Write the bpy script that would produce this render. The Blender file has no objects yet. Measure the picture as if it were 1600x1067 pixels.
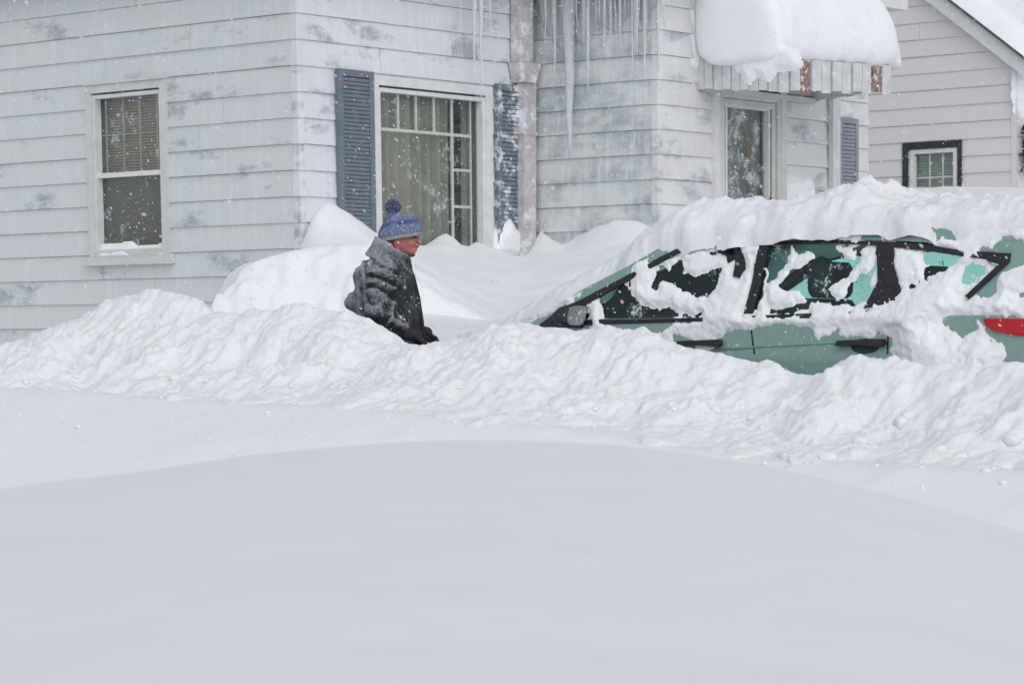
import bpy, math, random
import numpy as np
from mathutils import Vector
random.seed(7)
R = math.radians
SC = bpy.context.scene
COL = SC.collection
# ------------------------------------------------------------------ camera, sky, sun, exposure
FPX, CX, HY, CAMZ = 4359.0, 800.0, 548.0, 1.5
cam_d = bpy.data.cameras.new('camera'); cam = bpy.data.objects.new('camera', cam_d); COL.objects.link(cam)
cam.location = (0, 0, CAMZ); cam.rotation_euler = (R(90), 0, 0)
cam_d.sensor_width = 36; cam_d.lens = 36 * FPX / 1600; cam_d.shift_y = (HY - 533.5) / 1600
cam_d.clip_start = .1; cam_d.clip_end = 2000
cam_d.dof.use_dof = True; cam_d.dof.focus_distance = 17.0; cam_d.dof.aperture_fstop = 9.0
SC.camera = cam
SUN_EL, SUN_AZ = 43.0, 166.0
w = bpy.data.worlds.new('World'); SC.world = w; w.use_nodes = True
nt = w.node_tree; nt.nodes.clear()
sky = nt.nodes.new('ShaderNodeTexSky'); sky.sky_type = 'NISHITA'; sky.sun_disc = False
sky.sun_elevation = R(SUN_EL); sky.sun_rotation = R(SUN_AZ); sky.dust_density = 1.5; sky.air_density = 1.0
hsv = nt.nodes.new('ShaderNodeHueSaturation'); hsv.inputs['Saturation'].default_value = 0.26
bg = nt.nodes.new('ShaderNodeBackground'); bg.inputs[1].default_value = 0.15
wo = nt.nodes.new('ShaderNodeOutputWorld')
nt.links.new(sky.outputs[0], hsv.inputs['Color']); nt.links.new(hsv.outputs[0], bg.inputs[0]); nt.links.new(bg.outputs[0], wo.inputs[0])
sd = bpy.data.lights.new('sun', 'SUN'); sd.energy = 0.62; sd.angle = R(85); sd.color = (1, .985, .965)
sun = bpy.data.objects.new('sun', sd); COL.objects.link(sun)
sdir = Vector((math.sin(R(SUN_AZ)) * math.cos(R(SUN_EL)), math.cos(R(SUN_AZ)) * math.cos(R(SUN_EL)), math.sin(R(SUN_EL))))
sun.rotation_euler = sdir.to_track_quat('Z', 'Y').to_euler()
SC.view_settings.view_transform = 'Standard'; SC.view_settings.look = 'None'
SC.view_settings.gamma = 1; SC.view_settings.use_curve_mapping = False
SC.view_settings.exposure = -0.08
SC.cycles.max_bounces = 6; SC.cycles.diffuse_bounces = 3; SC.cycles.transparent_max_bounces = 16

# ------------------------------------------------------------------ small helpers
def srgb(r, g, b):
    f = lambda c: (c / 255 / 12.92) if c / 255 <= .04045 else ((c / 255 + .055) / 1.055) ** 2.4
    return (f(r), f(g), f(b), 1)
def hash2(ix, iy, seed):
    h = (ix.astype(np.int64) * 374761393 + iy.astype(np.int64) * 668265263 + seed * 1442695041) & 0x7fffffff
    h = ((h ^ (h >> 13)) * 1274126177) & 0x7fffffff
    h = ((h ^ (h >> 16)) * 2246822519) & 0x7fffffff
    return ((h ^ (h >> 15)) & 0xffff) / 65535.0
def vnoise(x, y, seed=0):
    x = np.asarray(x, float); y = np.asarray(y, float)
    ix = np.floor(x); iy = np.floor(y); fx = x - ix; fy = y - iy
    fx = fx * fx * fx * (fx * (fx * 6 - 15) + 10); fy = fy * fy * fy * (fy * (fy * 6 - 15) + 10)
    a = hash2(ix, iy, seed); b = hash2(ix + 1, iy, seed); c = hash2(ix, iy + 1, seed); d = hash2(ix + 1, iy + 1, seed)
    return (a * (1 - fx) + b * fx) * (1 - fy) + (c * (1 - fx) + d * fx) * fy - .5
def fbm(x, y, seed=0, oct=4, gain=.5):
    x = np.asarray(x, float); y = np.asarray(y, float)
    s = np.zeros(np.broadcast(x, y).shape); a = 1.0
    for o in range(oct):
        xr = x * .8 + y * .6 + o * 17.3; yr = -x * .6 + y * .8 + o * 9.1
        s = s + a * vnoise(xr, yr, seed + o); x = xr * 2.03; y = yr * 2.03; a *= gain
    return s
def sstep(a, b, x):
    t = np.clip((np.asarray(x, float) - a) / (b - a), 0, 1); return t * t * (3 - 2 * t)
def smoothtab(tab):
    xs = np.array([p[0] for p in tab], float); ys = np.array([p[1] for p in tab], float)
    return lambda x: np.interp(x, xs, ys)
def splinetab(tab):                       # smooth (monotone-ish cubic) table
    xs = np.array([p[0] for p in tab], float); ys = np.array([p[1] for p in tab], float)
    m = np.gradient(ys, xs)
    def f(x):
        x = np.clip(np.asarray(x, float), xs[0], xs[-1])
        i = np.clip(np.searchsorted(xs, x) - 1, 0, len(xs) - 2)
        h = xs[i + 1] - xs[i]; t = (x - xs[i]) / h
        return ((2*t**3 - 3*t**2 + 1) * ys[i] + (t**3 - 2*t**2 + t) * h * m[i] + (-2*t**3 + 3*t**2) * ys[i+1] + (t**3 - t**2) * h * m[i+1])
    return f
def tag(o, label=None, cat=None, group=None, kind=None):
    if label: o['label'] = label
    if cat: o['category'] = cat
    if group: o['group'] = group
    if kind: o['kind'] = kind
    return o
def empty(name, loc, label=None, cat=None, group=None):
    o = bpy.data.objects.new(name, None); COL.objects.link(o); o.location = loc; o.empty_display_size = .2
    return tag(o, label, cat, group)
def worldloc(o):
    v = Vector((0, 0, 0))
    while o is not None: v = v + o.location; o = o.parent
    return v
def mesh_obj(name, verts, faces, mat, parent=None, smooth=False, loc=None):
    """verts in world space; stored relative to the parent's (or own) base point"""
    me = bpy.data.meshes.new(name)
    base = worldloc(parent) if parent is not None else Vector(loc if loc is not None else (0, 0, 0))
    V = np.array([tuple(v) for v in verts], float) - np.array(base)
    me.from_pydata(V.tolist(), [], [list(map(int, f)) for f in faces])
    me.materials.append(mat); me.update()
    if smooth: me.polygons.foreach_set('use_smooth', [True] * len(me.polygons))
    o = bpy.data.objects.new(name, me); COL.objects.link(o)
    if parent is not None: o.parent = parent
    elif loc is not None: o.location = loc
    return o
def grid_obj(name, X, Y, Z, mat, parent=None, loc=None, keep=None, closed=False):
    n, m = X.shape
    V = np.stack([X, Y, Z], -1).reshape(-1, 3)
    i = np.arange(n * m).reshape(n, m)
    F = np.stack([i[:-1, :-1], i[1:, :-1], i[1:, 1:], i[:-1, 1:]], -1).reshape(-1, 4)
    if keep is not None:
        k = keep.reshape(n, m); k = (k[:-1, :-1] | k[1:, :-1] | k[1:, 1:] | k[:-1, 1:]).reshape(-1); F = F[k]
        used = np.unique(F); remap = -np.ones(n * m, int); remap[used] = np.arange(len(used)); V = V[used]; F = remap[F]
    base = np.array(worldloc(parent)) if parent is not None else np.array(loc if loc is not None else (0, 0, 0), float)
    V = V - base
    me = bpy.data.meshes.new(name)
    me.vertices.add(len(V)); me.vertices.foreach_set('co', V.ravel().astype(np.float32))
    me.loops.add(F.size); me.loops.foreach_set('vertex_index', F.ravel().astype(np.int32))
    me.polygons.add(len(F)); me.polygons.foreach_set('loop_start', (np.arange(len(F)) * 4).astype(np.int32))
    me.polygons.foreach_set('loop_total', np.full(len(F), 4, np.int32))
    me.polygons.foreach_set('use_smooth', np.ones(len(F), bool))
    me.update(calc_edges=True); me.materials.append(mat)
    o = bpy.data.objects.new(name, me); COL.objects.link(o)
    if parent is not None: o.parent = parent
    else: o.location = base
    return o
BOXF = [(0, 3, 2, 1), (4, 5, 6, 7), (0, 1, 5, 4), (1, 2, 6, 5), (2, 3, 7, 6), (3, 0, 4, 7)]
class MB:
    def __init__(s): s.v = []; s.f = []
    def add(s, verts, faces):
        b = len(s.v); s.v += [tuple(v) for v in verts]; s.f += [tuple(i + b for i in f) for f in faces]; return s
    def box8(s, v): return s.add(v, BOXF)
    def tube(s, pts, rad, n=8, cap=True):
        pts = [Vector(p) for p in pts]; rings = []
        if not hasattr(rad, '__len__'): rad = [rad] * len(pts)
        for i, p in enumerate(pts):
            t = (pts[min(i + 1, len(pts) - 1)] - pts[max(i - 1, 0)]).normalized()
            a = t.orthogonal().normalized() if i == 0 else (a - t * a.dot(t)).normalized()
            b = t.cross(a)
            rings.append([p + (a * math.cos(2*math.pi*k/n) + b * math.sin(2*math.pi*k/n)) * rad[i] for k in range(n)])
        V = [v for r in rings for v in r]; F = []
        for i in range(len(pts) - 1):
            for k in range(n): F.append((i*n+k, i*n+(k+1) % n, (i+1)*n+(k+1) % n, (i+1)*n+k))
        if cap: F += [tuple(range(n))[::-1], tuple((len(pts)-1)*n + k for k in range(n))]
        return s.add(V, F)
    def build(s, name, mat, parent=None, smooth=False, loc=None): return mesh_obj(name, s.v, s.f, mat, parent, smooth, loc)

# ------------------------------------------------------------------ materials
class NB:
    def __init__(s, name):
        s.m = bpy.data.materials.new(name); s.m.use_nodes = True; s.t = s.m.node_tree; s.t.nodes.clear()
        s.out = s.n('ShaderNodeOutputMaterial')
    def n(s, typ, **kw):
        nd = s.t.nodes.new(typ)
        for k, v in kw.items(): setattr(nd, k, v)
        return nd
    def l(s, a, b): s.t.links.new(a, b)
    def setv(s, inp, v):
        if hasattr(v, 'is_output') or isinstance(v, bpy.types.NodeSocket): s.l(v, inp)
        else: inp.default_value = v
    def coord(s, scale=(1, 1, 1), obj=False, rot=(0, 0, 0)):
        src = s.n('ShaderNodeTexCoord').outputs['Object'] if obj else s.n('ShaderNodeNewGeometry').outputs['Position']
        mp = s.n('ShaderNodeMapping'); mp.inputs['Scale'].default_value = scale; mp.inputs['Rotation'].default_value = rot
        s.l(src, mp.inputs[0]); return mp.outputs[0]
    def noise(s, vec, scale, detail=4, rough=.55, w=None):
        nd = s.n('ShaderNodeTexNoise'); nd.inputs['Scale'].default_value = scale; nd.inputs['Detail'].default_value = detail; nd.inputs['Roughness'].default_value = rough
        if w is not None:
            nd.noise_dimensions = '4D'; s.l(w, nd.inputs['W'])
        s.l(vec, nd.inputs['Vector']); return nd.outputs['Fac']
    def ramp(s, fac, a, b, ca=(0, 0, 0, 1), cb=(1, 1, 1, 1)):
        r = s.n('ShaderNodeValToRGB'); e = r.color_ramp.elements; e[0].position = a; e[1].position = b; e[0].color = ca; e[1].color = cb
        s.l(fac, r.inputs[0]); return r.outputs[0]
    def mix(s, fac, a, b):
        m = s.n('ShaderNodeMix', data_type='RGBA'); s.setv(m.inputs[0], fac); s.setv(m.inputs[6], a); s.setv(m.inputs[7], b); return m.outputs[2]
    def math(s, op, a, b=0.0):
        m = s.n('ShaderNodeMath', operation=op); s.setv(m.inputs[0], a); s.setv(m.inputs[1], b); return m.outputs[0]
    def bump(s, h, strength=.3, dist=.01):
        b = s.n('ShaderNodeBump'); b.inputs['Strength'].default_value = strength; b.inputs['Distance'].default_value = dist; s.l(h, b.inputs['Height']); return b.outputs[0]
    def bsdf(s, color, rough=.6, normal=None, **kw):
        p = s.n('ShaderNodeBsdfPrincipled'); s.setv(p.inputs['Base Color'], color); s.setv(p.inputs['Roughness'], rough)
        if normal is not None: s.l(normal, p.inputs['Normal'])
        for k, v in kw.items(): s.setv(p.inputs[k], v)
        s.l(p.outputs[0], s.out.inputs['Surface']); return p
def mat_plain(name, c1, c2=None, scale=8, rough=.6, bump=.15, dist=.004, metallic=0, frost=None):
    b = NB(name); v = b.coord()
    n = b.noise(v, scale, 5)
    col = b.mix(b.ramp(n, .3, .7), c1, c2 or tuple(min(1, x * 1.25) for x in c1[:3]) + (1,))
    if frost:
        f = b.ramp(b.noise(v, frost[1], 6, .65), frost[0] - .05, frost[0] + .08)
        col = b.mix(f, col, (.82, .84, .87, 1))
    b.bsdf(col, rough, b.bump(b.noise(v, scale * 6, 3), bump, dist), Metallic=metallic); return b.m
def mat_snow(name, fine=1.0, dist=.01, tint=(.86, .875, .90, 1), scale=45, sss=0.0):
    b = NB(name); v = b.coord()
    n1 = b.noise(v, scale, 6, .65); n2 = b.noise(v, scale * .18, 4)
    col = b.mix(b.ramp(n2, .35, .65), tint, tuple(min(.93, c * 1.025) for c in tint[:3]) + (1,))
    h = b.math('ADD', n1, b.math('MULTIPLY', n2, 2.0))
    b.bsdf(col, .75, b.bump(h, .35 * fine, dist), **{'Specular IOR Level': .15, 'Subsurface Weight': sss, 'Subsurface Scale': .010, 'Subsurface Radius': (1.0, 1.1, 1.3)}); return b.m
M = {}
M['snow'] = mat_snow('snow_soft', .5, .01, tint=(.835, .85, .875, 1))
M['snow_bank'] = mat_snow('snow_broken', 1.1, .014, tint=(.81, .825, .85, 1), scale=60, sss=.8)
M['snow_smooth'] = mat_snow('snow_smooth', .8, .006, scale=55)
def mat_siding(name, frost_lo, frost_hi, paint, frost=(.66, .69, .715, 1), patch=1.0, pinkish=(.64, .635, .65, 1), fs=.3):
    b = NB(name); oi = b.n('ShaderNodeObjectInfo'); r = b.math('MULTIPLY', oi.outputs['Random'], 40.0)
    v = b.coord((1, 1, 2.2)); v2 = b.coord((1.6, 1.6, .5))
    big = b.noise(v, 1.5 * patch, 5, .6, r); fine = b.noise(v, 14, 5, .6, r); streak = b.noise(v2, 22, 3)
    m = b.math('ADD', big, b.math('MULTIPLY', b.math('SUBTRACT', fine, .5), .22))
    f = b.ramp(m, frost_lo, frost_hi)
    tone = b.mix(b.ramp(b.noise(v, .9, 3, .5, r), .38, .62), frost, pinkish)
    col = b.mix(f, paint, tone)
    vs = b.noise(b.coord((1, 1, .12)), 18, 4, .6); col = b.mix(b.math('MULTIPLY', b.ramp(vs, .48, .68), fs), col, (.76, .785, .81, 1))
    gr = b.noise(v, 70, 3); col = b.mix(b.math('MULTIPLY', b.ramp(gr, .55, .8), .35), col, (.78, .80, .82, 1))
    h = b.math('ADD', b.math('MULTIPLY', streak, .5), b.math('ADD', fine, f))
    b.bsdf(col, .55, b.bump(h, .25, .003)); return b.m
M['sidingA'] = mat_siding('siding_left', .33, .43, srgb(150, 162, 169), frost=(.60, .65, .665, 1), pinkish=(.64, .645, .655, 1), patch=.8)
M['sidingB'] = mat_siding('siding_iced', .36, .46, srgb(165, 172, 178), frost=(.69, .71, .75, 1), pinkish=(.66, .67, .72, 1), fs=.7)
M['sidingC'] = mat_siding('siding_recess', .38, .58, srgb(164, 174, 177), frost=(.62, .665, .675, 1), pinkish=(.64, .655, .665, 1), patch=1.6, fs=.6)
M['sidingD'] = mat_siding('siding_porch', .34, .46, srgb(168, 176, 181), frost=(.70, .73, .74, 1), patch=1.6)
M['sidingE'] = mat_siding('siding_neighbour', .08, .2, srgb(180, 185, 190), frost=(.69, .675, .69, 1), pinkish=(.705, .69, .70, 1), fs=.08)
M['sheath'] = mat_plain('sheathing', (.25, .25, .26, 1))
M['trim'] = mat_plain('trim_white', srgb(205, 206, 206), srgb(220, 221, 222), 10)
M['trim_cream'] = mat_plain('trim_cream', srgb(198, 199, 196), srgb(212, 213, 211), 9)
M['downspout'] = mat_plain('downspout_paint', srgb(178, 172, 176), srgb(205, 203, 206), 14, frost=(.56, 9))
M['shutter'] = mat_plain('shutter_blue', srgb(98, 110, 122), srgb(110, 122, 134), 12, .55, frost=(.72, 30))
M['shutter_f'] = mat_plain('shutter_blue_frosted', srgb(102, 114, 126), srgb(114, 126, 138), 12, .55, frost=(.54, 9))
M['shutter_l'] = mat_plain('shutter_pale', srgb(132, 140, 152), srgb(146, 153, 164), 12, .55, frost=(.66, 30))
M['dark_room'] = mat_plain('room_wall', (.10, .10, .095, 1))
M['curtain'] = mat_plain('curtain_cloth', srgb(140, 139, 129), srgb(158, 157, 147), 5, .9)
M['blind'] = mat_plain('blind_slats', srgb(138, 134, 124), srgb(150, 146, 136), 5, .7)
M['screen'] = mat_plain('insect_screen', srgb(96, 97, 92), srgb(108, 108, 102), 60, .8)
M['muntin'] = mat_plain('muntin_paint', srgb(214, 216, 210), srgb(226, 228, 224), 20)
M['muntin_dull'] = mat_plain('muntin_dull', srgb(150, 148, 140), srgb(164, 162, 154), 20)
M['black'] = mat_plain('black_rubber', (.010, .011, .013, 1), (.02, .021, .024, 1), 30, .5, frost=(.70, 60))
M['black_trim'] = mat_plain('black_trim', srgb(34, 40, 44), srgb(48, 54, 58), 20, .6, frost=(.69, 24))
M['wood'] = mat_plain('brown_wood', srgb(104, 84, 68), srgb(132, 110, 90), 20, .6, frost=(.66, 40))
M['rust'] = mat_plain('faded_red_paint', srgb(118, 92, 86), srgb(148, 122, 114), 16, .65, frost=(.56, 22))
M['awning'] = mat_plain('awning_white', srgb(190, 192, 194), srgb(214, 216, 218), 10, .5, frost=(.62, 18))
M['roof'] = mat_plain('roof_shingle', (.08, .08, .085, 1))
M['wreath'] = mat_plain('wreath_green', srgb(30, 36, 40), srgb(46, 54, 58), 30, .8)
def mat_ice():
    b = NB('ice'); v = b.coord((1, 1, .25)); n = b.noise(v, 60, 3)
    b.bsdf((.86, .90, .93, 1), .18, b.bump(n, .4, .004), **{'Transmission Weight': .55, 'IOR': 1.31}); return b.m
M['ice'] = mat_ice()
def mat_glass(name, tint, refl=1.0, frost=None):
    b = NB(name); tr = b.n('ShaderNodeBsdfTransparent'); tr.inputs[0].default_value = tint
    g = b.n('ShaderNodeBsdfGlossy'); g.inputs['Roughness'].default_value = .04; g.inputs[0].default_value = (.9, .95, .95, 1)
    fr = b.n('ShaderNodeLayerWeight'); fr.inputs[0].default_value = .5
    sch = b.math('MULTIPLY_ADD', b.math('POWER', fr.outputs['Facing'], 5.0), .96); sch.node.inputs[2].default_value = .04
    mx = b.n('ShaderNodeMixShader'); b.l(b.math('MULTIPLY', sch, refl), mx.inputs[0]); b.l(tr.outputs[0], mx.inputs[1]); b.l(g.outputs[0], mx.inputs[2])
    res = mx.outputs[0]
    if frost:
        v = b.coord(); big = b.noise(v, frost[1], 4, .6); fine = b.noise(b.coord((1, 1, .6)), frost[1] * 9, 3, .7)
        m = b.math('ADD', big, b.math('MULTIPLY', b.math('SUBTRACT', fine, .5), .6))
        d = b.n('ShaderNodeBsdfDiffuse'); d.inputs[0].default_value = (.82, .85, .88, 1)
        m2 = b.n('ShaderNodeMixShader'); b.l(b.math('MULTIPLY', b.ramp(m, frost[0], frost[0] + .14), frost[2]), m2.inputs[0]); b.l(res, m2.inputs[1]); b.l(d.outputs[0], m2.inputs[2]); res = m2.outputs[0]
    b.l(res, b.out.inputs['Surface']); return b.m
M['pane'] = mat_glass('window_glass', (.955, .965, .955, 1), 1.4, (.62, 5, .30))
M['door_pane'] = mat_glass('frosted_door_glass', (.93, .95, .94, 1), 1.4, (.50, 7, .45))
M['carglass'] = mat_glass('tinted_car_glass', (.80, .965, .93, 1), 1.0, (.64, 9, .85))
def mat_paint():
    b = NB('car_paint_sage'); v = b.coord(); n = b.noise(v, 30, 6, .7)
    col = b.mix(b.ramp(n, .58, .74), srgb(130, 162, 154), (.68, .73, .73, 1))
    b.bsdf(col, .38, None, **{'Coat Weight': .35, 'Coat Roughness': .15, 'Metallic': .15}); return b.m
M['paint'] = mat_paint()
M['carinterior'] = mat_plain('car_interior', (.018, .03, .032, 1), (.03, .045, .047, 1), 10, .8)
M['red'] = mat_plain('tail_light_red', (.42, .006, .012, 1), (.5, .01, .018, 1), 30, .2)
M['mirror'] = mat_plain('mirror_glass', (.24, .26, .27, 1), None, 5, .25, metallic=.3, frost=(.6, 40))
M['clearplastic'] = mat_plain('clear_plastic', (.5, .52, .55, 1), None, 5, .2)

# ------------------------------------------------------------------ frames of reference
U = np.array([.664, .748]); V2 = np.array([-.748, .664])       # along the fronts (right, away) / along the street (left, away)
def lean(x): return np.clip(.02 - .008 * (x + 1.6), 0, .026)
class Face:
    def __init__(s, K, d, n, lean_on=True): s.K = np.array(K, float); s.d = np.array(d, float); s.n = np.array(n, float); s.lean = lean_on
    def pt(s, t, z, o=0.0):
        t = np.asarray(t, float); z = np.asarray(z, float); o = np.asarray(o, float)
        x = s.K[0] + s.d[0] * t + s.n[0] * o; y = s.K[1] + s.d[1] * t + s.n[1] * o
        if s.lean: x = x - lean(x) * (z - 2.2)
        return x, y, z + 0 * x
    def P(s, t, z, o=0.0): return tuple(float(c) for c in s.pt(t, z, o))
    def proj(s, t, z, o=0.0):
        x, y, zz = s.pt(t, z, o); return CX + FPX * x / y, HY - FPX * (zz - CAMZ) / y
    def px(s, px, py, o=0.0):
        r = (px - CX) / FPX; k = s.K + s.n * o
        t = (r * k[1] - k[0]) / (s.d[0] - r * s.d[1]); z = 2.0
        for _ in range(6):
            x, y, _z = s.pt(t, z, o); z = CAMZ + (HY - py) / FPX * y
            p0, _ = s.proj(t, z, o); p1, _ = s.proj(t + .01, z, o)
            t += (px - p0) / ((p1 - p0) / .01)
        return float(t), float(z)
    def box(s, t0, t1, z0, z1, o0, o1):
        return [s.P(t0, z0, o0), s.P(t1, z0, o0), s.P(t1, z1, o0), s.P(t0, z1, o0), s.P(t0, z0, o1), s.P(t1, z0, o1), s.P(t1, z1, o1), s.P(t0, z1, o1)]
def K_from(px, Y): return np.array([(px - CX) / FPX * Y, Y])
def cut(K, d, px):
    r = (px - CX) / FPX; return (r * K[1] - K[0]) / (d[0] - r * d[1])
K1 = K_from(470, 21.7); LB = cut(K1, U, 830); K2 = K1 + U * LB
LC = cut(K2, -V2, 1027); K3 = K2 - V2 * LC; LD = cut(K3, U, 1355); K4 = K3 + U * LD
LA = 6.0
FA = Face(K1, V2, -U); FB = Face(K1, U, -V2); FC = Face(K2, -V2, -U); FD = Face(K3, U, -V2)
K5 = K_from(1588, 32.3); FE = Face(K5, V2, -U, False); FF = Face(K5, U, -V2, False)

# street / car frame: s forward along the car (left, away), W towards the camera
P0 = np.array([1.725, 13.8]); D2 = V2; N2 = -U; CARZ = .58
def SW(s, W): return P0[0] + D2[0]*s + N2[0]*W, P0[1] + D2[1]*s + N2[1]*W
def toSW(x, y):
    dx = x - P0[0]; dy = y - P0[1]; return dx*D2[0] + dy*D2[1], dx*N2[0] + dy*N2[1]
def s_at(px, W):
    r = (px - CX) / FPX; k = P0 + N2 * W; return (r*k[1] - k[0]) / (D2[0] - r*D2[1])

# ------------------------------------------------------------------ ground and snow terrain
sheet = mesh_obj('snow_ground', [(-400, -60, .48), (400, -60, .48), (400, 900, .48), (-400, 900, .48)], [(0, 1, 2, 3)], M['snow']); tag(sheet, kind='structure')

def tab_px(W, rows):     # (px, py) on the line at offset W  ->  table s -> z
    out = []
    for px, py in rows:
        s = s_at(px, W); y = SW(s, W)[1]; out.append((s, CAMZ + (HY - py) / FPX * y))
    return sorted(out)
base_z = splinetab([(-12, 1.03)] + tab_px(1.5, [(1700, 742), (1600, 738), (1280, 722), (1000, 676), (700, 640), (400, 622), (100, 609), (-200, 600)]) + [(16, 1.4)])
def street_z(x, y):
    s, W = toSW(x, y)
    z = base_z(np.clip(s - .15 * (W - 1.5), -9, 12))
    z = z + .05 * fbm(x * .5, y * .5, 3, 3) + .012 * fbm(x * 2.2, y * 1.6, 5, 4)
    z = z - .34 * np.clip(W - 1.75, 0, 1.3) - .05 * np.clip(W - 3.05, 0, 3)
    near = sstep(8.6, 5.0, y)
    return z - .10 * near * sstep(-.3, .6, x) - .05 * near
xs = np.linspace(-8, 8, 260); ys = np.linspace(1.0, 15.5, 260)
X, Y = np.meshgrid(xs, ys, indexing='ij')
Z = street_z(X, Y)
s_, W_ = toSW(X, Y)
Z = np.where(W_ < 1.1, Z - (1.1 - W_) * .6, Z)
Z += .022 * np.maximum(0, fbm(X*5, Y*5, 9, 4)) * sstep(3.6, 1.6, W_) * sstep(-3, 1, X)
tag(grid_obj('street_snow', X, Y, Z, M['snow_smooth'], loc=(0, 0, 0)), kind='structure')

# ploughed bank between street and car
crest_z = smoothtab([(-12, 1.35)] + tab_px(.6, [(1800, 572), (1600, 571), (1520, 569), (1450, 573), (1390, 577), (1348, 564), (1318, 574), (1292, 588), (1235, 582), (1175, 564), (1112, 550), (1060, 538),
    (1000, 522), (960, 518), (900, 517), (845, 509), (800, 510), (720, 521), (672, 529), (640, 536), (622, 530), (600, 512), (575, 499), (540, 485), (480, 477), (420, 489), (360, 493), (328, 482), (300, 462),
    (262, 454), (238, 445), (205, 455), (170, 466), (120, 497), (60, 513), (20, 530), (0, 542), (-60, 560), (-140, 575)]) + [(14, 1.35)])
STEP = .0095
ss = np.arange(-3.2, 9.0, STEP); ww = np.arange(-.25, 2.45, STEP)
S, W = np.meshgrid(ss, ww, indexing='ij')
X, Y = SW(S, W); base = street_z(X, Y) - .02
zc = crest_z(S)
edge = 1.66 + .40 * fbm(S * .9, W * .3, 21, 4) + .36 * fbm(S * 4, W * 3, 22, 4)
t = np.clip((W - .6) / np.maximum(edge - .6, .3), 0, 1)
prof = (1 - t) ** 1.5 * (1 - .05 * np.sin(t * math.pi))
Zf = base + (zc - base) * prof
Zb = zc - (np.maximum(.55 - W, 0) * 2.6) ** 1.3
Zk = np.where(W > .6, Zf, np.maximum(Zb, .45))
amp = np.where(W > .6, np.clip(prof * 2.2, 0, 1), .4) * sstep(.35, .9, W) + .12 * (W > .5)
amp = amp * np.clip(1.15 - 1.2 * sstep(edge - .2, edge + .08, W), 0, 1)
rid = 1 - 2 * np.abs(fbm(S * 2.4, W * 3.2, 31, 4))
Zk = Zk + amp * (.16 * fbm(S * 1.4, W * 1.6, 33, 3) + .07 * np.abs(fbm(S * 3.3, W * 3.6, 34, 3)) + .015 * (rid - .7) + .022 * np.abs(fbm(S * 7, W * 5, 35, 4)) + .014 * np.abs(fbm(S * 17, W * 11, 36, 3)))
Zk = Zk - .035 * amp - .03 * np.exp(-((S - s_at(640, .6)) / .35) ** 2) * sstep(1.6, .8, W)
Zk = Zk + .018 * fbm(S * 26, W * 26, 37, 3) * (.3 + amp)
rng = np.random.default_rng(5)
L = np.zeros_like(Zk) - 1
base0 = Zk.copy()
n_l = 26000
cs = rng.uniform(-3, 8.8, n_l); cw = .62 + 1.35 * rng.beta(1.2, 1.4, n_l); rr = .013 / (rng.uniform(.05, 1, n_l)) ** .66; big_ = rng.uniform(0, 1, n_l) < .02; rr = np.where(big_, rng.uniform(.05, .11, n_l), rr)
for a, b_, r, bg_ in zip(cs, cw, rr, big_):
    r = min(r, .11); i0 = int((a - r - ss[0]) / STEP); i1 = int((a + r - ss[0]) / STEP) + 2; j0 = int((b_ - 1.7 * r - ww[0]) / STEP); j1 = int((b_ + 1.7 * r - ww[0]) / STEP) + 2
    i0 = max(i0, 0); j0 = max(j0, 0)
    A = S[i0:i1, j0:j1]; B = W[i0:i1, j0:j1]
    if A.size == 0: continue
    th = rng.uniform(0, 3.14); c_, s2 = math.cos(th), math.sin(th); q = rng.uniform(.75, 1.25)
    B2 = (B - b_) * .62; dx = ((A - a) * c_ + B2 * s2) / r; dy = (-(A - a) * s2 + B2 * c_) * q / r
    pw = rng.uniform(1.7, 3.2)
    d = (np.abs(dx) ** pw + np.abs(dy) ** pw)
    tilt = 1 + .5 * (dx * rng.uniform(-.6, .6) + dy * rng.uniform(-.6, .6))
    hgt = r * (rng.uniform(.3, .6) if bg_ else rng.uniform(.2, .52)) * np.sqrt(np.clip(1 - d, 0, 1)) * tilt
    fade = float(np.clip((edge[min(int((a-ss[0])/STEP), len(ss)-1), min(int((b_-ww[0])/STEP), len(ww)-1)] + .12 - b_) * 5, 0.0, 1)) * float(np.clip((b_ - .6) * 5, .4, 1))
    Zk[i0:i1, j0:j1] = np.maximum(Zk[i0:i1, j0:j1], base0[i0:i1, j0:j1] + hgt * fade)
Zk = np.where(W > edge + .10, base - .05, Zk)
Zk = np.where((S < 3.1) & (W < .12), np.minimum(Zk, .9), Zk)
bank = grid_obj('snow_bank', X, Y, Zk, M['snow_bank'], loc=(float(SW(3, 2)[0]), float(SW(3, 2)[1]), 1.1))
tag(bank, 'long lumpy ploughed snow bank running in front of the person and the green car', 'snow bank')

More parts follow.
